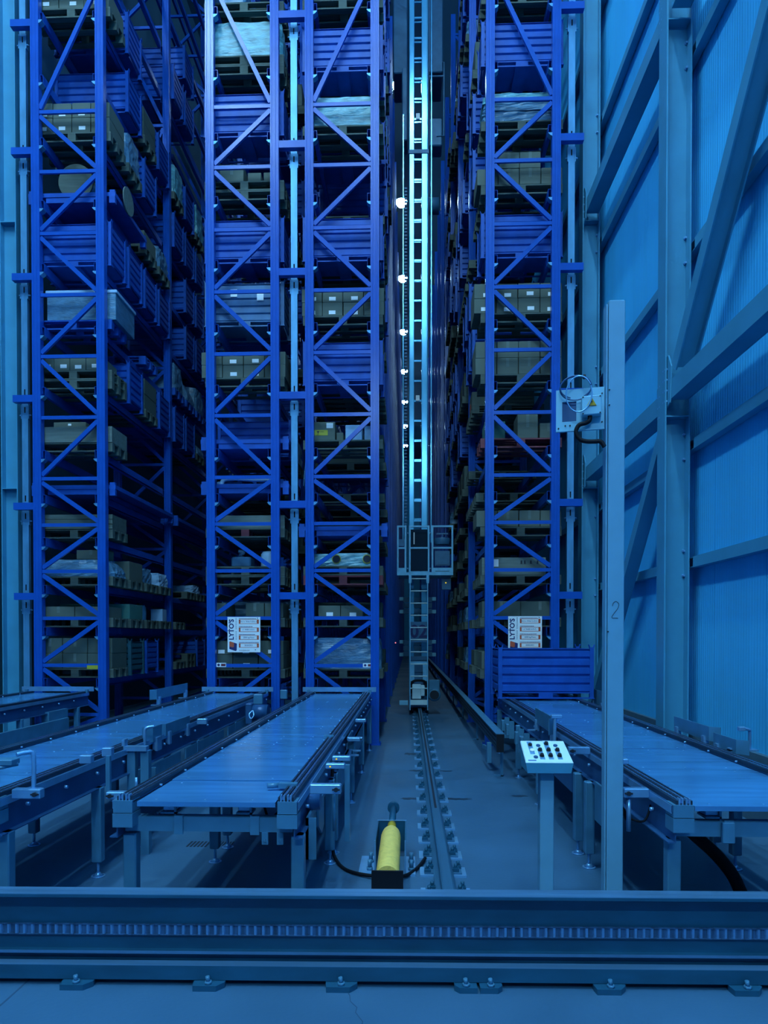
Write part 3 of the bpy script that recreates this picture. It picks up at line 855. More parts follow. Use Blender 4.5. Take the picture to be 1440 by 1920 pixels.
    carton((x + .45, y + .2, z + PH), .22, .22, .22, 'small striped pale carton at the aisle edge, shelf two of the leftmost rack', 'paper')
    pallet(k, 1, 4)
    pallet(k, 0, 0); carton_stack(k, 0, 0, 3, 2, .23, 'card2', False)
    rcrate(k, 0, 1, 'crate_green'); pallet(k, 0, 4); pallet(k, 0, 5); pallet(k, 0, 5, 'wood', True, PH + .001, 'upper ')
row_A()
# random fillers behind the front places and along the right side of the crane aisle
rf = random.Random(11)
USED = set()
def filler(k, l, p, detail):
    r = rf.random()
    if l in (4, 9): r = .8
    if r < .36 and l < 5: r = .5
    if r < .36: rcrate(k, l, p, detail=detail)
    elif r < .58:
        pallet(k, l, p, detail=False); x, y, z = spot(k, l, p)
        carton((x, y + .01, z + PH), 1.12, .54, rf.choice((.28, .38, .46)) if l > 4 else .26, f'large carton on {where(k, l, p)}', rf.choice(('card', 'card2')))
    elif r < .72:
        pallet(k, l, p, detail=False); wrapped(k, l, p, rf.choice((.3, .42)) if l > 4 else .28, rf.choice(('film_dull', 'film_dull', 'paper')))
    elif r < .86: pallet(k, l, p, detail=False)
for k in 'BC':
    for l in range(13):
        for p in (1, 2, 3):
            if rf.random() < .62: filler(k, l, p, False)
for l in range(17):
    for p in range(1, 14):
        if l >= 13 and p < 4: continue
        if p == 3 and l == 6:
            continue
        if rf.random() < .66: filler('D', l, p, False)
for l in range(17):
    for p in range(4, 9):
        if l >= 11 and p >= 4 and rf.random() < .4: filler('C', l, p, False)
t = carton((RACKS['D'][0] + .55, spot('D', 6, 3)[1] + .02, spot('D', 6, 3)[2] + PH), 1.1, .5, .46, 'tall carton with orange print facing the crane aisle, rightmost rack', 'card')
part('orange_print', MB().prism([(.05, .02), (.45, .02), (.45, .40), (.2, .3)], 'x', -.553, -.549), 'orange', t)
pallet('D', 6, 3, detail=False)

# small stickers on the rack frames
def sticker(par, x, z, w, h, blocks, lab):
    cx = par.location.x
    s = part('sticker', MB().box(x - cx - w / 2, x - cx + w / 2, .008, .017, z - h / 2, z + h / 2), blocks[0], par, label=lab)
    if len(blocks) > 1:
        part('print', MB().box(x - cx - w * .02, x - cx + w * .44, .006, .009, z - h * .3, z + h * .3), blocks[1], s)
        part('print', MB().cyl((x - cx - w * .28, .009, z), (x - cx - w * .28, .0065, z), h * .32, 12), 'navy', s)
sticker(RK['B'], -2.80, 1.187, .145, .062, ('white', 'red'), 'white and red warning sticker')
sticker(RK['C'], -.60, 1.185, .155, .060, ('white', 'red'), 'white and red warning sticker')
sticker(RK['A'], -4.76, 1.150, .165, .055, ('yellow_label',), 'yellow sticker')

# sign boards at the rack ends
def rack_sign(x0, z0, label):
    W_, H_ = .492, .527
    t = thing('rack_sign', label, 'sign', (x0 + W_ / 2, D - .004, z0 + H_ / 2))
    part('board', MB().box(-W_ / 2, W_ / 2, -.004, .002, -H_ / 2, H_ / 2), 'paper_white' if False else 'white', t)
    fx = math.pi / 2
    def txt(body, x, z, size, m='navy', vert=False, align='LEFT', bold=False, nm='lettering'):
        me = text_mesh(body, size, m, .0006, align, bold)
        o = part(nm, me, None, t, (x, -.0052, z), (fx, 0, 0))
        if vert: o.rotation_euler = (fx, -math.pi / 2, 0)
        return o
    def px(u): return -W_ / 2 + (u - 258) / 745 * W_
    def pz(v): return H_ / 2 - (v - 145) / 790 * H_
    txt("LYTO'S", px(352), pz(660), .098, 'navy', True, 'LEFT', True, 'company_name')
    for i in range(17):
        if i in (9,): continue
        part('small_letter', MB().box(px(440), px(468), -.0055, -.004, pz(178 + i * 29.5), pz(170 + i * 29.5)), 'navy', t)
    body = ("65.2 x 10.6x h.23.6 m", "n° 9400 U.D.C.", "2000 kg/Vano", "2020/2021")
    widths = (380, 300, 350, 452)
    for i, v in enumerate((250, 430, 605, 782)):
        a, b_ = pz(v + 48), pz(v - 48)
        fr = part('orange_frame', MB().box(px(516), px(552), -.0055, -.004, a, b_).box(px(926), px(970), -.0055, -.004, a, b_).box(px(552), px(926), -.0055, -.004, b_ - .006, b_).box(px(552), px(926), -.0055, -.004, a, a + .006), 'orange', t)
        txt(body[i], px(740), pz(v), .030, 'navy', align='CENTER', nm='value_lettering')
        rr = random.Random(i); x = 518; hd = MB()
        while x < 518 + widths[i]:
            w = rr.uniform(12, 26); hd.box(px(x), px(min(x + w, 968)), -.0055, -.004, pz(v - 60), pz(v - 74)); x += w + 5
        part('heading_line', hd, 'navy', t)
    txt('www.lytos.com', px(516), pz(890), .026, 'navy', nm='web_address')
    for u, v in ((940, 172), (892, 878), (275, 450)): part('screw', MB().cyl((px(u), -.008, pz(v)), (px(u), -.004, pz(v)), .009, 8), 'steel', t)
    part('emblem', MB().prism([(px(300), pz(700)), (px(318), pz(692)), (px(470), pz(740)), (px(466), pz(890)), (px(440), pz(908)), (px(298), pz(860))], 'y', -.0055, -.004), 'navy', t)
    part('emblem_face', MB().prism([(px(300), pz(704)), (px(318), pz(694)), (px(405), pz(722)), (px(405), pz(815)), (px(380), pz(828)), (px(300), pz(806))], 'y', -.0065, -.0055), 'orange', t)
    return t
rack_sign(-2.700, 1.377, 'white LYTO\'S sign board on the second rack, above the left conveyors')
rack_sign(1.466, 1.383, 'white LYTO\'S sign board on the rightmost rack, partly hidden by the blue crate')

# ------------------------------------------------------------------ conveyors
def chain_strand(y0, y1, x):
    b = MB(); y = y0; k = 0
    while y < y1:
        w = .010 if k % 2 else .015
        b.box(x - w / 2, x + w / 2, y, y + .017, 0, .013); y += .021; k += 1
    return b
def conveyor(name, label, xa, xb, y0, y1, legs_l, legs_r, plate_y, seed, near=True, stop=True, lo=.09, ln=.045):
    cx = (xa + xb) / 2; w = xb - xa; L = y1 - y0; hw = w / 2
    t = thing(name, label, 'conveyor', (cx, y0, 0), 'pallet conveyors')
    for s in (-1, 1):
        a = s * hw
        def bx(b, u0, u1, ya, yb, z0, z1):
            p, q = sorted((a - s * u0, a - s * u1)); return b.box(p, q, ya, yb, z0, z1)
        b = MB()
        bx(b, .0, .006, .0, L, .60, .775); bx(b, -.035, .006, 0, L, .594, .600); bx(b, .0, .085, 0, L, .772, .778); bx(b, -.018, 0, 0, L, .745, .778)
        rail = part('side_rail', b, 'rail_side', t)
        part('guide_strip', bx(bx(bx(MB(), .004, .014, 0, L, .778, .803), .040, .048, 0, L, .778, .803), .074, .084, 0, L, .778, .803), 'rail_dark', rail)
        ch = MB()
        for u in (.026, .060):
            c = chain_strand(0, L - .02, a - s * u); ch.add([(v[0], v[1], v[2] + .790) for v in c.v], c.f)
        part('chain', ch, 'chain', rail, kind='stuff')
        part('edge_trim', bx(MB(), -.020, -.016, 0, L, .740, .781), 'steel_light', rail)
        # bolts along the rail
        k = .25
        bb = MB()
        while k < L - .1:
            xo = a + s * .018
            bb.cyl((xo, k, .70), (xo + s * .018, k, .70), .011, 6); bb.cyl((a - s * .10, k + .1, .782), (a - s * .10, k + .1, .792), .009, 6); k += .42
        part('bolt_row', bb, 'steel_light', rail, kind='stuff')
        if near:
            eb = MB(); bx(eb, -.012, .085, -.012, .09, .722, .783); bx(eb, -.014, .087, -.016, .09, .650, .718)
            part('end_block', eb, 'steel', t)
            sp = MB()
            for u in (.018, .034, .052, .068): bx(sp, u - .003, u + .003, -.008, .02, .783, .815)
            part('sprocket_guard', sp, 'steel_light', t)
    ys = [.012] + [p - y0 for p in plate_y] + [L - .02]
    rr = random.Random(seed)
    for a, b_ in zip(ys, ys[1:]):
        dz = rr.uniform(-.003, .003)
        m_ = MB().box(-hw + .10, hw - .10, a, b_ - .010, .770 + dz, .776 + dz)
        m_.box(-hw + .10, hw - .10, a, a + .005, .752 + dz, .770 + dz)
        p = part('deck_plate', m_, 'deck', t)
        sr = MB()
        for xx in (-.30, -.02, .25):
            for yy in (a + .05, b_ - .07): sr.cyl((xx * w, yy, .776 + dz), (xx * w, yy, .7775 + dz), .006, 6)
        part('screw', sr, 'steel_light', p, kind='stuff')
    part('cross_beam', MB().box(-hw + .02, hw - .02, .06, .12, .612, .686), 'steel', t)
    for yy in [p - y0 for p in plate_y[1::2]] + [L - .3]:
        part('cross_beam', MB().box(-hw + .01, hw - .01, yy, yy + .06, .60, .67), 'steel', t)
    def leg(x, y, full):
        l_ = part('leg', MB().bbox(-.033, .033, -.033, .033, .10, .60, .006), 'steel', t, (x, y, 0))
        part('levelling_foot', MB().cyl((0, 0, .012), (0, 0, .12), .010, 8).cyl((0, 0, 0), (0, 0, .008), .045, 14).cyl((0, 0, .008), (0, 0, .03), .034, 14, .012), 'steel_light', l_)
    for y in legs_l: leg(-hw + (lo if y > y0 + .2 else ln), y - y0, True)
    for y in legs_r: leg(hw + (.01 if y > y0 + .2 else .005), y - y0, True)
    if stop:
        p = part('stop_plate', MB().box(-hw - .09, hw + .09, L - .01, L + .006, .80, .868), 'steel_light', t)
        for s in (-1, 1): part('stop_bracket', MB().box(s * hw - .02, s * hw + .02, L - .06, L - .01, .78, .83), 'steel', p)
    return t
PY = [4.35, 5.30, 5.95, 6.65, 7.40, 8.15, 8.95, 9.6]
v2 = conveyor('chain_conveyor', 'pallet conveyor with sheet metal deck in the middle, running to the third rack', -1.465, -.565, 3.42, 10.15, (3.50, 4.87, 5.21, 6.67, 8.15, 9.75), (3.50, 4.87, 5.10, 6.67, 8.15, 9.75), [3.95, 4.72, 5.35, 5.66, 6.30, 7.1, 7.9, 8.8], 1)
v1 = conveyor('chain_conveyor', 'pallet conveyor left of the middle one, running to the second rack', -2.965, -2.085, 3.42, 10.15, (3.50, 4.6, 5.21, 6.67, 8.15, 9.75), (3.50, 4.55, 5.21, 6.67, 8.15, 9.75), [4.05, 4.95, 5.9, 6.8, 7.3, 8.2, 9.1], 2)
v0 = conveyor('chain_conveyor', 'pallet conveyor at the far left edge, leading to the leftmost rack', -5.66, -4.755, 5.6, 10.12, (6.2, 7.4, 8.5, 9.75), (6.2, 7.4, 8.3, 9.75), [6.4, 7.2, 8.1, 9.0], 3, near=False)
v3 = conveyor('chain_conveyor', 'pallet conveyor at the right, along the wall, carrying the blue crate', 1.30, 2.245, 3.42, 10.15, (3.50, 4.85, 5.16, 6.67, 7.94, 9.6), (3.50, 4.85, 5.16, 6.67, 7.94, 9.6), [4.4, 5.2, 6.0, 6.9, 7.6, 8.6], 4, stop=False, lo=-.045, ln=.017)
def P(v, name, mb, m, label=None):                # conveyor part given in world coordinates
    l = v.location
    mb.v = [(a - l.x, b - l.y, c - l.z) for a, b, c in mb.v]
    return part(name, mb, m, v, label=label)
# boxes, motors and cable gear under the near ends
def under(v, hang, clips):
    for x in hang:
        P(v, 'drive_bracket', MB().box(x - .016, x + .016, 3.475, 3.49, .550, .612).cyl((x, 3.470, .57), (x, 3.475, .57), .007, 8), 'steel')
    for x in clips:
        P(v, 'junction_box', MB().bbox(x - .075, x - .01, 3.52, 3.62, .705, .750, .005), 'steel_light')
        P(v, 'sensor_bracket', MB().box(x, x + .045, 3.468, 3.48, .600, .694).box(x - .01, x, 3.50, 3.52, .60, .755).box(x - .08, x, 3.50, 3.60, .695, .705), 'steel')
    cx = (clips[-1] + .11)
    P(v, 'drive_motor', MB().cyl((cx + .03, 3.85, .69), (cx + .20, 3.85, .69), .055, 16).bbox(cx - .02, cx + .04, 3.80, 3.92, .62, .75, .008), 'rail_side')
    P(v, 'cable', MB().tube([(cx - .04, 3.6, .76), (cx - .06, 3.58, .72), (cx - .03, 3.57, .66), (cx + .02, 3.6, .70), (cx + .03, 3.66, .75)], .007, 6), 'black')
under(v2, (-.727, -.65), (-1.19, -.80))
under(v1, (-2.3, -2.2), (-2.7, -2.4))
under(v3, (), (1.56, 1.95))
P(v3, 'bracket_block', MB().bbox(1.545, 1.605, 3.45, 3.475, .585, .69, .004), 'steel')
# long covers / cable trays below the rails
P(v0, 'cable_tray', MB().box(-4.70, -4.66, 6.2, 9.35, .28, .50).box(-4.70, -4.60, 6.2, 9.35, .27, .28), 'steel')
P(v0, 'drive_cover', MB().box(-4.80, -4.70, 8.9, 9.4, .26, .62), 'steel')
P(v1, 'side_cover', MB().box(-2.06, -2.045, 5.35, 6.15, .36, .58).box(-2.06, -1.98, 5.35, 5.37, .36, .58), 'steel')
P(v1, 'side_cover', MB().box(-2.06, -2.045, 6.3, 7.6, .40, .58), 'steel')
P(v1, 'side_cover', MB().box(-2.06, -2.045, 7.8, 9.0, .42, .58), 'steel')
P(v2, 'side_cover', MB().box(-.545, -.530, 3.65, 3.95, .42, .64).box(-.545, -.49, 3.65, 3.665, .42, .64), 'steel')
P(v2, 'side_cover', MB().prism([(4.0, .64), (4.25, .64), (4.25, .45), (4.15, .42), (4.0, .50)], 'x', -.535, -.520), 'steel')
P(v2, 'side_cover', MB().box(-.545, -.53, 5.2, 6.4, .40, .60), 'steel')
P(v2, 'side_cover', MB().box(-.545, -.53, 6.9, 8.0, .40, .60), 'steel')
P(v3, 'side_cover', MB().box(1.265, 1.28, 4.3, 4.75, .36, .62).box(1.22, 1.28, 4.3, 4.315, .36, .62), 'steel')
P(v3, 'side_cover', MB().box(1.265, 1.28, 5.4, 6.4, .40, .60), 'rail_side')
for i, yy in enumerate((6.9, 7.25, 7.6, 8.3, 8.7)):
    P(v3, 'hanging_bracket', MB().box(1.20, 1.26, yy, yy + .02, .34 + .05 * (i % 2), .60).bbox(1.17, 1.25, yy + .03, yy + .12, .42, .56, .006), 'steel')
# side guides: pairs of sheet plates on angled feet
def guide(v, x, y0, y1, z0, z1, side, lab=None):
    p = P(v, 'side_guide', MB().box(x - .004, x + .004, y0, y1, z0, z1).bar((x, y0, (z0 + z1) / 2), (x + side * .06, y0 - .06, (z0 + z1) / 2), .006, z1 - z0), 'steel')
    P(v, 'guide_bracket', MB().box(min(x, x + side * .09), max(x, x + side * .09), y0 + .05, y0 + .10, z0 - .08, z0 - .07).box(x - .02, x + .02, y0 + .05, y0 + .10, z0 - .08, z0 + .03), 'steel_light')
    P(v, 'guide_bracket', MB().box(min(x, x + side * .09), max(x, x + side * .09), y1 - .10, y1 - .05, z0 - .08, z0 - .07).box(x - .02, x + .02, y1 - .10, y1 - .05, z0 - .08, z0 + .03), 'steel_light')
guide(v1, -2.06, 5.80, 6.45, .765, .865, -1)
guide(v1, -2.05, 5.48, 5.68, .76, .88, -1)
guide(v1, -3.00, 8.15, 9.3, .86, .98, -1)
guide(v2, -.535, 6.1, 6.5, .62, .72, 1)
guide(v3, 2.29, 5.36, 6.05, .81, .92, 1)
guide(v3, 2.29, 4.92, 5.28, .785, .885, 1)
guide(v3, 1.265, 6.05, 6.95, .76, .90, -1)
guide(v3, 2.44, 8.75, 9.3, .74, .92, 1)
# tubular arms with sensors
def arm(v, x0, x1, y, z, h=.05):
    p = P(v, 'bracket_arm', MB().bbox(min(x0, x1), max(x0, x1), y, y + .05, z, z + h, .004), 'steel_light')
    xs = x1 - .025 if x1 > x0 else x1 + .025
    P(v, 'clamp_knob', MB().cyl((xs, y - .012, z + h / 2), (xs, y, z + h / 2), .012, 8).box(xs - .02, xs + .02, y - .01, y, z + h / 2 - .004, z + h / 2 + .004), 'hole')
def head(v, x, y, z, w=.075, led=None, d=.05, h=.03):
    P(v, 'sensor_head', MB().bbox(x - w / 2, x + w / 2, y, y + d, z, z + h, .004), 'steel_light')
    if led: P(v, 'sensor_light', MB().box(x - w * .30, x - w * .22, y - .002, y + .002, z + .010, z + .018), led)
arm(v2, -.52, -.355, 3.62, .775)
P(v2, 'sensor_post', MB().cyl((-.40, 3.70, .56), (-.40, 3.70, .80), .008, 8), 'steel')
head(v2, -.42, 3.95, .845, .11, 'led_yellow'); head(v2, -.41, 4.20, .845, .11, 'led_yellow')
P(v2, 'sensor_post', MB().box(-.375, -.345, 4.05, 4.08, .40, .85), 'steel')
for yy, zz in ((5.7, .74), (6.5, .80)): head(v2, -.45, yy, zz, .10)
arm(v2, -.535, -.40, 6.0, .70, .03)
P(v2, 'latch', MB().bar((-.70, 3.72, .80), (-.60, 3.72, .80), .05, .025).cyl((-.76, 3.70, .80), (-.70, 3.72, .80), .014, 8), 'steel')
P(v2, 'latch', MB().bar((-.68, 5.55, .80), (-.60, 5.55, .80), .05, .025), 'steel')
# between the two left conveyors
arm(v1, -2.05, -1.90, 3.50, .765, .05)
P(v1, 'sensor_post', MB().tube([(-1.965, 3.56, .80), (-1.965, 3.56, .98), (-1.985, 3.54, 1.0), (-2.02, 3.5, .995)], .012, 8, samples=3), 'steel_light')
P(v1, 'sensor_head', MB().bbox(-2.10, -1.99, 3.40, 3.48, .955, .985, .004).cyl((-2.08, 3.38, .94), (-1.99, 3.46, .955), .010, 8), 'steel')
P(v1, 'sensor_head', MB().bbox(-1.95, -1.88, 4.03, 4.08, .85, .90, .004), 'steel_light'); P(v1, 'sensor_head', MB().bbox(-1.90, -1.84, 4.22, 4.27, .86, .915, .004), 'steel_light')
P(v1, 'sensor_post', MB().box(-1.835, -1.81, 4.13, 4.155, .62, .88), 'steel')
arm(v2, -1.50, -1.68, 3.78, .70, .04)
P(v2, 'sensor_post', MB().cyl((-1.515, 3.80, .74), (-1.515, 3.80, .82), .008, 8), 'steel_light')
P(v1, 'bracket_arm', MB().box(-2.10, -1.92, 5.0, 5.06, .765, .80).box(-2.10, -2.08, 5.0, 5.06, .80, .85), 'steel_light')
P(v1, 'bracket_leg', MB().box(-2.07, -2.01, 5.02, 5.08, 0.0, .765), 'steel'); P(v1, 'bracket_leg', MB().box(-1.97, -1.91, 5.02, 5.08, 0.0, .765), 'steel')
P(v1, 'hoop', MB().tube([(-2.06, 5.34, .76), (-2.06, 5.34, .87), (-2.04, 5.35, .895), (-2.0, 5.37, .90)], .012, 8, samples=3), 'steel_light')
head(v1, -1.90, 6.3, .80, .09, None, .05, .05)
P(v1, 'drive_motor', MB().cyl((-1.95, 8.6, .66), (-1.75, 8.6, .66), .10, 16).bbox(-2.02, -1.94, 8.5, 8.7, .52, .78, .01), 'rail_side')
P(v1, 'terminal_box', MB().bbox(-1.85, -1.74, 8.2, 8.26, .80, .92, .008), 'steel'); P(v2, 'terminal_box', MB().bbox(-1.66, -1.57, 8.9, 8.95, .80, .92, .008), 'steel')
P(v1, 'cable', MB().tube([(-1.87, 8.24, .72), (-1.90, 8.2, .68), (-1.875, 8.18, .63), (-1.845, 8.2, .67), (-1.865, 8.24, .72)], .008, 8), 'steel_light')
# right conveyor
arm(v3, 1.28, 1.145, 3.72, .745)
P(v3, 'sensor_post', MB().cyl((1.18, 3.75, .56), (1.18, 3.75, .745), .013, 8), 'steel_light')
head(v3, 1.225, 4.05, .865, .10, 'led_yellow', .06, .03)
P(v3, 'sensor_post', MB().cyl((1.19, 4.07, .74), (1.19, 4.07, .865), .008, 8), 'steel')
P(v3, 'cable', MB().tube([(1.16, 3.79, .68), (1.20, 3.79, .62), (1.26, 3.74, .62), (1.30, 3.76, .70)], .006, 6).tube([(1.15, 3.80, .80), (1.155, 3.79, .68), (1.19, 3.79, .60)], .010, 6), 'black')
arm(v3, 1.28, 1.13, 4.92, .775)
P(v3, 'sensor_post', MB().tube([(1.235, 5.9, .70), (1.235, 5.9, .90), (1.23, 5.9, .92), (1.26, 5.9, .925)], .015, 8, samples=2), 'steel_light')
head(v3, 1.25, 5.88, .915, .09)
P(v3, 'sensor_post', MB().tube([(2.42, 5.0, .80), (2.42, 5.0, .925), (2.41, 4.99, .945), (2.37, 4.98, .955)], .011, 8, samples=4), 'steel_light')
P(v3, 'sensor_head', MB().bbox(2.325, 2.37, 4.95, 4.99, .94, .97, .004), 'steel_light')
P(v3, 'bracket_arm', MB().box(2.27, 2.47, 4.97, 5.04, .795, .805), 'steel_light')
# blue crate standing on the right conveyor
crate((1.775, 9.02, .806), 'blue ribbed steel crate standing on the right conveyor, in front of the sign', group='steel crates on conveyors', w=1.225, d=.80, h=.665)

# ------------------------------------------------------------------ crane aisle: floor rail, stacker crane, conductor rail
RX = .233
t = thing('crane_rail', 'steel crane rail on bolted sole plates along the aisle floor', 'rail', (RX, 4.0, 0))
prof = [(-.065, .022), (.065, .022), (.065, .034), (.014, .05), (.014, .095), (.036, .105), (.036, .135), (.028, .140), (-.028, .140), (-.036, .135), (-.036, .105), (-.014, .095), (-.014, .05), (-.065, .034)]
part('rail_section', MB().prism(prof, 'y', -.60, 54.0), 'crane_rail', t)
part('dark_reflection', MB().box(-.010, .010, 1.93, 54.0, .1395, .1412), 'hole', t)  # dark strip paints the aisle's reflection in the polished rail head
plate = MB().box(-.155, .155, -.085, .085, 0, .012).box(-.125, .125, -.065, .065, .012, .022, 1).mesh('sole_plate', 'steel_light', 'sole_pad')
clip = MB().box(-.022, .022, -.02, .02, .022, .045).cyl((0, 0, .045), (0, 0, .075), .012, 6).box(-.018, .018, -.012, .012, .045, .053).mesh('clip', 'beam')
PYS = [.30, .70, 1.06, 1.44, 1.83, 2.28, 2.79, 3.34, 3.93]
while PYS[-1] < 26: PYS.append(PYS[-1] + .6)
for k, y in enumerate(PYS):
    if k < 30:
        pl = part('sole_plate', plate, None, t, (.0, y, 0))
        for s in (-1, 1):
            part('rail_clip', clip, None, pl, (s * .085, -.03 * s, 0)); part('anchor_bolt', clip, None, pl, (s * .105, .04 * s, -.004))
    else: part('sole_plate', plate, None, t, (.0, y, 0))

# stacker crane
YC = 14.6
cr = thing('stacker_crane', 'tall pale stacker crane with mast, cab and ladder standing in the aisle', 'crane', (.21, YC, 0))
for x0, x1 in ((.01, .116), (.267, .40)):
    p = part('mast_column', MB().bbox(x0 - .21, x1 - .21, 0, .30, .40, 18.0, .012), 'mast', cr)
part('mast_edge', MB().box(.165, .172, -.01, .02, 3.9, 18).box(.205, .212, -.01, .02, 3.9, 18), 'crane_dark', cr)
rung = MB().box(-.095, .058, .02, .05, -.018, .018).mesh('mast_rung', 'mast')
rung2 = MB().box(-.095, .058, .2, .23, .055, .08).mesh('rear_rung', 'mast')
zz = 4.05
while zz < 18: part('mast_rung', rung, None, cr, (0, 0, zz)); part('rear_rung', rung2, None, cr, (0, 0, zz)); zz += .418
for z0 in (6.55, 12.4, 15.6): part('mast_fitting', MB().bbox(-.06, .02, 0, .03, z0, z0 + .12, .006), 'white', cr)
part('mast_flange', MB().box(-.21, .20, -.015, .31, 11.68, 11.76), 'crane_dark', cr)
cb = MB()
zz = 3.9
while zz < 11: cb.box(-.30, -.245, .02, .05, zz, zz + .035); zz += .07
part('cable_chain', cb, 'crane_dark', cr, kind='stuff')
part('guide_tube', MB().box(-.335, -.315, 0, .03, 3.6, 12.5), 'mast', cr)
part('guide_tube', MB().box(.255, .275, .1, .14, 3.6, 17.5), 'mast', cr)
# cab platform: three framed gates over a toe board
def gate(x0, x1, z0, z1, zm, fw, foot):
    g = link('gate', None, cr, ((x0 + x1) / 2 - .21, -.45, 0))
    h = (x1 - x0) / 2
    b = MB().box(-h, -h + fw, 0, .035, z0, z1).box(h - fw, h, 0, .035, z0, z1).box(-h + fw, h - fw, 0, .035, z1 - fw, z1).box(-h + fw, h - fw, 0, .035, zm - fw / 2, zm + fw / 2).box(-h + fw, h - fw, 0, .035, z0, z0 + foot)
    part('gate_frame', b, 'crane', g)
    return g
g1 = gate(-.236, -.045, 2.864, 3.875, 3.42, .034, .15)
g2 = gate(.008, .425, 2.864, 3.875, 3.42, .034, .08)
g3 = gate(.468, .905, 2.864, 3.875, 3.42, .034, .15)
part('window_pane', MB().box(-.175, .175, .012, .018, 2.95, 3.40), 'cab_glass', g2); part('window_pane', MB().box(-.175, .175, .3, .306, 3.44, 3.84), 'cab_glass', g2)
part('hatch', MB().box(-.15, .15, .02, .03, 3.06, 3.36).box(-.13, .13, .01, .02, 3.08, 3.34), 'crane_dark', g3)
part('slot', MB().box(-.14, .14, -.002, .002, 2.94, 2.95), 'hole', g3)
part('handwheel', MB().lathe([(0, .155), (.03, .16), (.10, .17), (.13, .16)], (0, .15, 3.50), (0, 0, 1), 20).box(-.008, .008, .0, .04, 3.56, 3.72).box(-.12, .12, .06, .08, 3.70, 3.73), 'crane_dark', g3)
part('indicator_strip', MB().box(-.115, -.095, .03, .04, 3.50, 3.74), 'white', g2)
part('mesh_panel', MB().box(-.06, .06, .016, .02, 3.46, 3.60), 'crane_dark', g1)
part('platform', MB().box(-.42, .68, -.41, .45, 2.87, 2.93), 'crane', cr)
for z0 in (3.0, 3.72):
    part('hinge', MB().cyl((-.245, -.43, z0), (-.21, -.43, z0), .016, 8), 'steel_light', cr); part('hinge', MB().cyl((.21, -.43, z0), (.25, -.43, z0), .016, 8), 'steel_light', cr)
lad = link('ladder', None, cr, (0, -.5, 0))
for s in (-1, 1):
    part('rail', MB().box(s * .178 - .009, s * .178 + .009, 0, .03, .12, 2.86), 'crane', lad)
    part('bracket', MB().box(s * .178 - .027, s * .178 + .027, -.006, .0, 2.70, 2.90), 'crane', lad)
rg = MB().cyl((-.17, .015, 0), (.17, .015, 0), .013, 10).mesh('rung', 'box_light')
for i in range(10): part('rung', rg, None, lad, (0, 0, 2.788 - i * .2475))
part('panel_plate', MB().box(-.175, .175, -.30, -.28, 1.50, 1.92), 'crane_dark', cr)
n_ = text_mesh('02', .36, 'navy', .002, 'CENTER', True)
part('number', n_, None, cr, (0, -.305, 1.71), (math.pi / 2, 0, 0))
part('chassis_plate', MB().box(-.17, -.09, -.30, -.26, .70, 1.10).box(.085, .17, -.30, -.26, .70, 1.10).box(-.09, .085, -.30, -.26, 1.04, 1.10), 'crane', cr)
part('chassis', MB().bbox(-.20, .21, -.26, 1.4, .15, .40, .01), 'crane_dark', cr)
part('chassis_tail', MB().bbox(-.12, .12, 1.4, 4.2, .15, .46, .01), 'crane_dark', cr)
part('chassis_mast_foot', MB().bbox(-.19, .20, -.05, .36, .40, 1.2, .01), 'crane_dark', cr)
part('wheel_box', MB().bbox(-.135, .045, -.42, -.30, .34, .64, .01).bbox(.02, .12, -.40, -.30, .40, .62, .01), 'box_light', cr)
part('bumper_plate', MB().box(-.17, .17, -.44, -.40, .22, .32), 'box_light', cr)
part('guard_hoop', MB().tube([(-.155, -.4, .45), (-.155, -.4, .62), (-.11, -.4, .70), (0, -.4, .715), (.11, -.4, .70), (.155, -.4, .62), (.155, -.4, .40)], .024, 8), 'black', cr)
part('travel_motor', MB().bbox(.205, .43, -.30, -.10, .50, .72, .012).lathe([(0, .10), (.02, .135), (.24, .135), (.26, .11)], (.32, -.38, .42), (0, 1, 0), 20), 'steel', cr)
part('motor_fan', MB().cyl((.32, -.385, .42), (.32, -.375, .42), .095, 18), 'hole', cr)
part('side_box', MB().bbox(-.40, -.22, -.36, -.22, .205, .295, .006), 'box', cr)
part('signal_box', MB().bbox(.47, .66, -.30, -.2, 2.58, 2.80, .006), 'crane_dark', cr)
part('signal_lamp', MB().cyl((.555, -.305, 2.72), (.555, -.30, 2.72), .014, 10), 'led_yellow', cr)
part('status_lamp', MB().cyl((-.52, 1.90, 1.47), (-.52, 1.905, 1.47), .016, 10), 'led_red', cr)
# lifting carriage behind the mast
for z0, z1, nm in ((1.12, 1.53, 'lower'), (2.20, 2.61, 'upper')):
    cg = link('load_carriage', None, cr, (0.02, 2.9, 0))
    for zz in (z0, z0 + .145, z0 + .29): part('cross_beam', MB().box(-.36, .36, 0, .08, zz, zz + .12), 'crane_dark', cg)
    for s in (-1, 1):
        part('roller_box', MB().bbox(s * .41 - .05, s * .41 + .05, -.05, .1, z0, z0 + .09, .006), 'box', cg); part('roller_box', MB().bbox(s * .41 - .05, s * .41 + .05, -.05, .1, z1 - .09, z1, .006), 'box', cg)
part('hoist_drum', MB().cyl((.20, 1.0, 11.2), (.46, 1.0, 11.2), .17, 18).bbox(-.36, -.24, .9, 1.4, 12.6, 14.2, .02), 'crane_dark', cr)
part('hoist_frame', MB().bbox(.24, .52, .8, 1.2, 12.4, 13.0, .02).tube([(.52, .8, 14.2), (.56, .8, 14.2), (.56, .8, 12.6), (.40, .8, 12.6)], .018, 8, samples=1).tube([(.22, .8, 13.9), (.54, .8, 13.9)], .02, 8), 'crane_dark', cr)
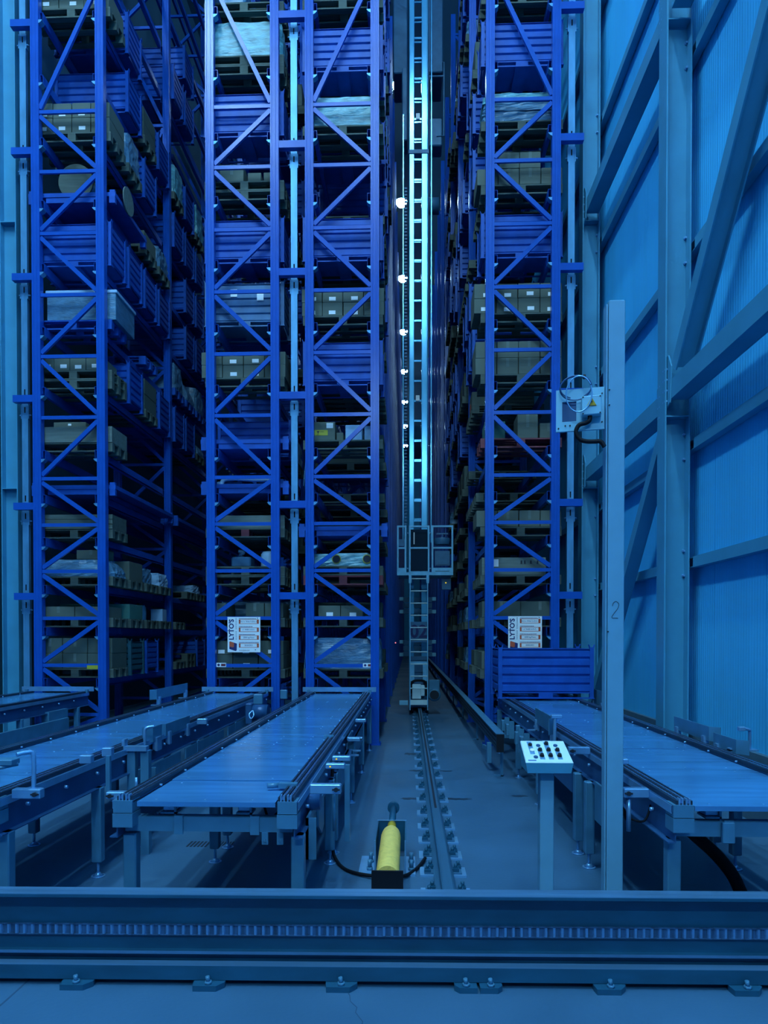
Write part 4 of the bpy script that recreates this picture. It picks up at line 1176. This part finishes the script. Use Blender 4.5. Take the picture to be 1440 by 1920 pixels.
part('service_cabinet', MB().bbox(.23, .56, 1.3, 2.2, 14.4, 17.6, .02), 'crane_dark', cr); part('service_cabinet', MB().bbox(-.56, -.24, 1.3, 2.2, 14.4, 17.6, .02), 'crane_dark', cr)

# conductor bar beside the right rack
t = thing('conductor_rail', 'long dark conductor rail running low along the right side of the crane aisle', 'rail', (1.02, 7.75, 0))
for i in range(4): part('bar', MB().box(-.03, .03, 0, 46, .335 + i * .047, .372 + i * .047), 'rail_dark', t)
part('cover', MB().box(-.045, .05, .02, 46, .515, .525), 'steel', t)
part('end_cap', MB().box(-.04, .04, -.012, 0, .32, .52), 'blackm', t)
for k in range(14):
    part('support', MB().box(.04, .07, .25 + k * 2.86, .31 + k * 2.86, 0, .51).box(-.03, .07, .25 + k * 2.86, .31 + k * 2.86, 0, .012).box(-.02, .04, .25 + k * 2.86, .31 + k * 2.86, .32, .334), 'steel', t)
part('current_collector', MB().bar((-.06, 1.2, .20), (-.06, .6, .26), .03, .05).box(-.08, -.03, .55, .62, .10, .34), 'steel', t)

# hydraulic end buffer in front of the crane rail
t = thing('end_buffer', 'yellow hydraulic buffer cylinder lying in a steel bracket on the floor', 'buffer', (-.122, 4.0, 0))
part('cylinder', MB().lathe([(0, .066), (.02, .069), (.80, .069), (.88, .062), (.95, .045), (.98, .030)], (0, 0, .21), (0, 1, 0), 24), 'yellow', t)
part('neck', MB().cyl((0, .98, .21), (0, 1.12, .21), .032, 16), 'yellow_deep', t)
part('piston_rod', MB().cyl((0, 1.12, .21), (0, 1.62, .21), .026, 14), 'beam', t)
part('rod_head', MB().cyl((0, 1.62, .21), (0, 1.66, .21), .048, 18), 'beam', t)
part('cradle', MB().box(-.105, -.097, .62, 1.12, .016, .240).box(.097, .105, .62, 1.12, .016, .240).box(-.097, .097, 1.12, 1.128, .016, .240), 'beam', t)
part('cradle_edge', MB().box(-.107, -.096, .612, .62, .016, .242).box(.096, .107, .612, .62, .016, .242).box(-.107, .107, 1.117, 1.131, .240, .244), 'steel_light', t)
bp = part('base_plate', MB().box(-.215, .17, .62, 1.0, 0, .016), 'steel_light', t)
for s in (-1, 1):
    for yy in (.70, .86): part('anchor_bolt', MB().cyl((s * .142, yy, .016), (s * .142, yy, .035), .022, 6).cyl((s * .142, yy, .035), (s * .142, yy, .085), .014, 8), 'steel', bp)
part('end_bracket', MB().box(-.092, .092, -.012, .0, .06, .25).box(-.092, .092, 0, .20, .06, .068).box(-.092, -.07, 0, .2, 0, .06).box(.07, .092, 0, .2, 0, .06), 'blackm', t)
for s in (-1, 1): part('bolt', MB().cyl((s * .038, -.024, .10), (s * .038, -.012, .10), .011, 8), 'steel_light', t)
# cables on the floor
t = thing('floor_cable', 'black cable looping over the floor from the middle conveyor to the crane rail', 'cable', (-.5, 5.0, 0))
part('sheath', MB().tube([(-.045, -.05, .70), (-.05, -.05, .40), (-.045, -.05, .10), (-.01, -.12, .02), (.08, -.30, .012), (.22, -.42, .02), (.36, -.46, .03), (.48, -.42, .02), (.57, -.22, .014), (.62, -.05, .02)], .012, 8), 'black', t)
t = thing('hose_duct', 'thick black hose curving down to the floor under the right conveyor', 'hose', (1.85, 4.2, 0))
part('hose', MB().tube([(-.30, .2, .60), (-.16, .03, .44), (-.02, 0, .31), (.08, 0, .19), (.135, 0, .08), (.16, -.02, .0)], .038, 12), 'black', t)

# ------------------------------------------------------------------ gate post with control plate, control desk
t = thing('gate_post', 'tall pale steel gate post with a hand-drawn 2 in the foreground', 'post', (1.09, 3.70, 0))
part('channel', MB().bbox(-.040, .046, 0, .06, .008, 3.37, .004), 'post', t)
part('side_strip', MB().box(-.052, -.044, .004, .06, .008, 3.35), 'post', t)
part('gap_seal', MB().box(-.044, -.040, .02, .06, .008, 3.34), 'black', t)
part('base_plate', MB().box(-.09, .09, -.06, .12, 0, .008), 'steel', t)
two = MB().tube([(-.016, -.001, 1.765), (-.010, -.001, 1.782), (.004, -.001, 1.789), (.018, -.001, 1.775), (.012, -.001, 1.752), (-.006, -.001, 1.728), (-.018, -.001, 1.708), (-.014, -.001, 1.702), (.002, -.001, 1.702), (.014, -.001, 1.701)], .0013, 6)
part('handwritten_number', two, 'blackm', t)
part('screw', MB().cyl((-.038, -.004, 1.63), (-.038, 0, 1.63), .004, 8).cyl((-.036, -.004, 2.82), (-.036, 0, 2.82), .004, 8).cyl((-.036, -.004, 2.90), (-.036, 0, 2.90), .004, 8), 'hole', t)
bx = thing('control_plate', 'pale plate with junction box and warning triangle fixed beside the gate post', 'control box', (1.034, 3.72, 2.70), rotz=R(-12))
bb = MB().box(-.248, -.0, 0, .006, 0, .215).box(-.248, -.0, 0, .006, .215, .30)
part('plate', MB().box(-.248, -.216, 0, .006, 0, .225).box(-.216, -.143, 0, .006, 0, .054).box(-.216, -.143, 0, .006, .16, .225).box(-.143, 0, 0, .006, 0, .225).box(-.248, 0, -.010, .0, 0, .006).box(-.248, 0, .006, .02, .219, .225), 'box', bx)
part('window', MB().box(-.216, -.143, .007, .010, .054, .16), 'rail_side', bx)
jb = part('junction_box', MB().bbox(-.117, -.017, -.05, 0, .068, .168, .004), 'box', bx)
part('warning_triangle', MB().prism([(-.092, .112), (-.042, .112), (-.067, .158)], 'y', -.0525, -.050), 'yellow_deep', jb)
part('lightning_symbol', MB().prism([(-.0645, .150), (-.0725, .132), (-.0665, .132), (-.0695, .117), (-.0605, .136), (-.0665, .136)], 'y', -.0535, -.0525).box(-.089, -.045, -.0532, -.0525, .113, .1145), 'blackm', jb)
for u in (-.110, -.024):
    for v in (.075, .161): part('screw', MB().cyl((u, -.052, v), (u, -.049, v), .004, 8), 'hole', jb)
part('corrugated_hose', MB().tube([(-.074, -.025, .068), (-.078, -.03, .042), (-.10, -.03, .030), (-.13, -.03, .022), (-.145, -.03, -.012), (-.125, -.03, -.052), (-.09, -.03, -.066), (-.05, -.03, -.069), (-.02, -.03, -.072), (.0, -.03, -.10)], .0115, 10), 'black', bx)
cc = MB()
def ring_pts(cx, cz, rx, rz, y, a0, a1, n=14): return [(cx + rx * math.cos(R(a0 + (a1 - a0) * i / n)), y, cz + rz * math.sin(R(a0 + (a1 - a0) * i / n))) for i in range(n + 1)]
part('cable_coil', MB().tube(ring_pts(-.148, .222, .080, .063, -.02, 10, 350), .0035, 6, samples=2).tube(ring_pts(-.146, .226, .080, .060, -.028, -60, 250), .0035, 6, samples=2), 'rail_side', bx)
part('cable_coil', MB().tube(ring_pts(-.131, .178, .066, .094, -.058, 30, 385), .0035, 6, samples=2), 'steel_light', bx, label='pale cable coil')
part('cable_tie', MB().bbox(-.112, -.096, -.045, -.015, .266, .284, .003), 'blackm', bx)
for u, v in ((-.235, .02), (-.012, .04), (-.012, .19), (-.2, .032), (-.175, .032)): part('screw', MB().cyl((u, -.004, v), (u, 0, v), .004, 8), 'hole', bx)

t = thing('control_desk', 'pale push-button control desk on a steel pedestal beside the right conveyor', 'control desk', (.772, 3.92, 0))
part('pedestal', MB().bbox(-.038, .038, -.04, .04, .008, .88, .004), 'post', t)
part('base_plate', MB().box(-.08, .08, -.08, .08, 0, .008), 'steel', t)
desk = link('desk_box', None, t, (0, 0, .86))
y0, y1 = -.10, .12
b = MB()
vs = [(-.118, y0, -.005), (.118, y0, -.005), (.13, y0 - .005, .052), (-.118 - .012, y0 - .005, .052), (-.118, y1, -.005), (.118, y1, -.005), (.125, y1, .135), (-.125, y1, .135)]
b.add(vs, [(0, 1, 2, 3), (5, 4, 7, 6), (0, 4, 5, 1), (0, 3, 7, 4), (1, 5, 6, 2), (3, 2, 6, 7)])
part('housing', b, 'column', desk)
sl = math.atan2(.135 - .052, y1 - y0 + .005)
def face(u, v):                                   # u across, v 0..1 up the sloping lid
    return (u, y0 - .005 + (y1 - y0 + .005) * v, .052 + .083 * v)
lid = MB().add([(-.130, y0 - .005, .0525), (.130, y0 - .005, .0525), (.125, y1, .1355), (-.125, y1, .1355), (-.126, y0, .060), (.126, y0, .060), (.121, y1 - .004, .1400), (-.121, y1 - .004, .1400)],
               [(4, 5, 6, 7), (0, 1, 5, 4), (1, 2, 6, 5), (2, 3, 7, 6), (3, 0, 4, 7)])
part('lid', lid, 'box_light', desk)
def on_lid(nm, mb, m, u, v):
    x, y, z = face(u, v); return part(nm, mb, m, desk, (x, y, z + .0065), (sl, 0, 0))
for u, n0, n1, bv in ((-.032, .16, .60, (.24, .50)), (.016, .16, .92, (.24, .50, .80)), (.065, .16, .60, (.24, .50))):
    q = on_lid('button_plate', MB().box(-.013, .013, -.011, (n1 - n0) * .235, 0, .003), 'steel_light', u, n0)
    for v in bv:
        on_lid('push_button', MB().cyl((0, 0, .003), (0, 0, .018), .010, 12).cyl((0, 0, .003), (0, 0, .009), .013, 12), 'blackm', u, v)
    if n1 < .7: on_lid('blind_cap', MB().cyl((0, 0, 0), (0, 0, .006), .012, 12), 'rail_side', u, .74)
on_lid('button_plate', MB().box(-.013, .013, -.012, .125, 0, .003), 'steel_light', -.078, .40)
on_lid('push_button', MB().cyl((0, 0, .003), (0, 0, .012), .013, 14), 'white', -.076, .48)
on_lid('push_button', MB().cyl((0, 0, .003), (0, 0, .014), .011, 12), 'blackm', -.078, .74)
on_lid('blind_cap', MB().cyl((0, 0, 0), (0, 0, .006), .012, 12), 'rail_side', -.067, .20)
on_lid('label_strip', MB().box(-.022, .022, -.003, .003, 0, .002), 'crate_blue', -.092, .06)

# ------------------------------------------------------------------ transfer-car beam across the foreground
BY = 3.145
t = thing('transfer_rail', 'long dark steel beam with a toothed rack strip across the whole foreground', 'rail beam', (0, BY, 0), rotz=R(1.0))
X0, X1 = -2.6, 2.6
part('base_channel', MB().box(X0, X1, 0, .008, .028, .093).box(X0, X1, .008, .05, .086, .093).box(X0, X1, .05, .13, .028, .05), 'beam', t)
part('base_ledge', MB().box(X0, X1, .0, .05, .093, .0945), 'beam_top', t)
part('lower_flange', MB().box(X0, X1, .045, .105, .128, .140), 'beam', t)
part('flange_edge', MB().box(X0, X1, .0425, .045, .128, .141), 'beam_top', t)
part('web', MB().box(X0, X1, .075, .089, .05, .418), 'beam', t)
part('top_flange', MB().box(X0, X1, .0, .092, .405, .418), 'beam', t)
part('running_rail', MB().box(X0, X1, .002, .090, .418, .4205).box(X0, X1, .045, .049, .4205, .4213), 'beam_top', t)
rs = part('rack_strip', MB().box(X0, X1, .064, .075, .212, .257).box(X0, X1, .056, .064, .209, .213).box(X0, X1, .056, .064, .256, .260), 'strip_gap', t)
tooth = MB().prism([(-.0050, .057), (.0050, .057), (.0085, .0645), (-.0085, .0645)], 'z', .213, .256).mesh('tooth', 'rack_strip')
x = -2.1
while x < 2.1:
    part('tooth', tooth, None, rs, (x, 0, 0)); x += .0375
# weld lumps in the corner below the top flange
rw = random.Random(5)
wl = MB(); x = X0
while x < X1:
    w = rw.uniform(.17, .20); pts2 = []
    for i in range(9):
        u = i / 8; pts2.append((x + u * w * .96, .405 - .012 - .020 * (1 - abs(2 * u - 1)) ** .5))
    wl.prism([(x, .405), (x + w * .96, .405)] + pts2[::-1], 'y', .0725, .075); x += w
part('sealant_patch', wl, 'beam', t)
def anchor(x, half=0):
    ap = [(-.072, 0), (.072, 0), (.072, -.02), (.040, -.058), (-.066, -.058), (-.072, -.02)]
    if half: ap = [(-.052, 0), (.050, 0), (.050, -.055), (-.030, -.055), (-.052, -.03)] if half < 0 else [(-.050, 0), (.052, 0), (.052, -.03), (.030, -.055), (-.050, -.055)]
    a = part('anchor_plate', MB().prism([(p, q + .012) for p, q in ap], 'z', 0, .026), 'beam', t, (x, -.004, 0))
    part('anchor_bolt', MB().cyl((0, -.024, .026), (0, -.024, .038), .017, 6).cyl((0, -.024, .038), (-.004, -.024, .060), .010, 8), 'steel', a)
    part('packer', MB().box(-.05, .05, .012, .12, 0, .028), 'beam', a)
for x in (-1.515, -.91, -.305, .91, 1.52, -2.12, 2.13): anchor(x)
anchor(.26, -1); anchor(.372, 1)

# ------------------------------------------------------------------ lamps
def lamp(x, y, z, r, m, label, group):
    t = thing('high_bay_lamp', label, 'lamp', (x, y, z), group)
    part('housing', cached(('lh', r), lambda: MB().lathe([(0, r * 1.08), (.10, r * .9), (.26, r * .35), (.36, r * .3)], (0, 0, .0), (0, 0, 1), 16).cyl((0, 0, .36), (0, 0, 1.398), .012, 6).mesh('housing', 'lamp_body')), None, t)
    part('lens', cached(('ll', r, m), lambda: MB().lathe([(0, r * .98), (-.10, r * .9), (-.18, r * .6), (-.21, r * .2)], (0, 0, -.002), (0, 0, 1), 16).mesh('lens', m)), None, t)
for xx, yy in [(.15, 5.73 - 2.87 * i) for i in range(6)] + [(-2.3, -2.9), (-5.6, 3.6), (-5.6, .2), (-5.6, -3.2)]:  # middle row lies along the aisle line; left-hand lamps added to brighten the wall
    lamp(xx, yy, 19.0, .34 if xx > -5 else .50, 'lens', 'high bay lamp over the front hall, the left ones added as fill', 'high bay lamps over the front hall')
for xx in (-1.6, -.2, 1.2):  # unseen fill lamps added to brighten the rack fronts
    lamp(xx, -7.6, 11.0, .34, 'lens', 'added fill lamp behind the viewer, lighting the rack fronts', 'added fill lamps behind the viewer')
for i in range(9):
    lamp(-.29, 10.4 + (i + .0) * 5.86 + 5.86 * .99, 19.0, .22, 'lens_aisle', ('nearest', 'second', 'third', 'fourth', 'fifth', 'sixth', 'seventh', 'eighth', 'farthest')[i] + ' bright lamp in the row above the crane aisle', 'high bay lamps in the crane aisle')
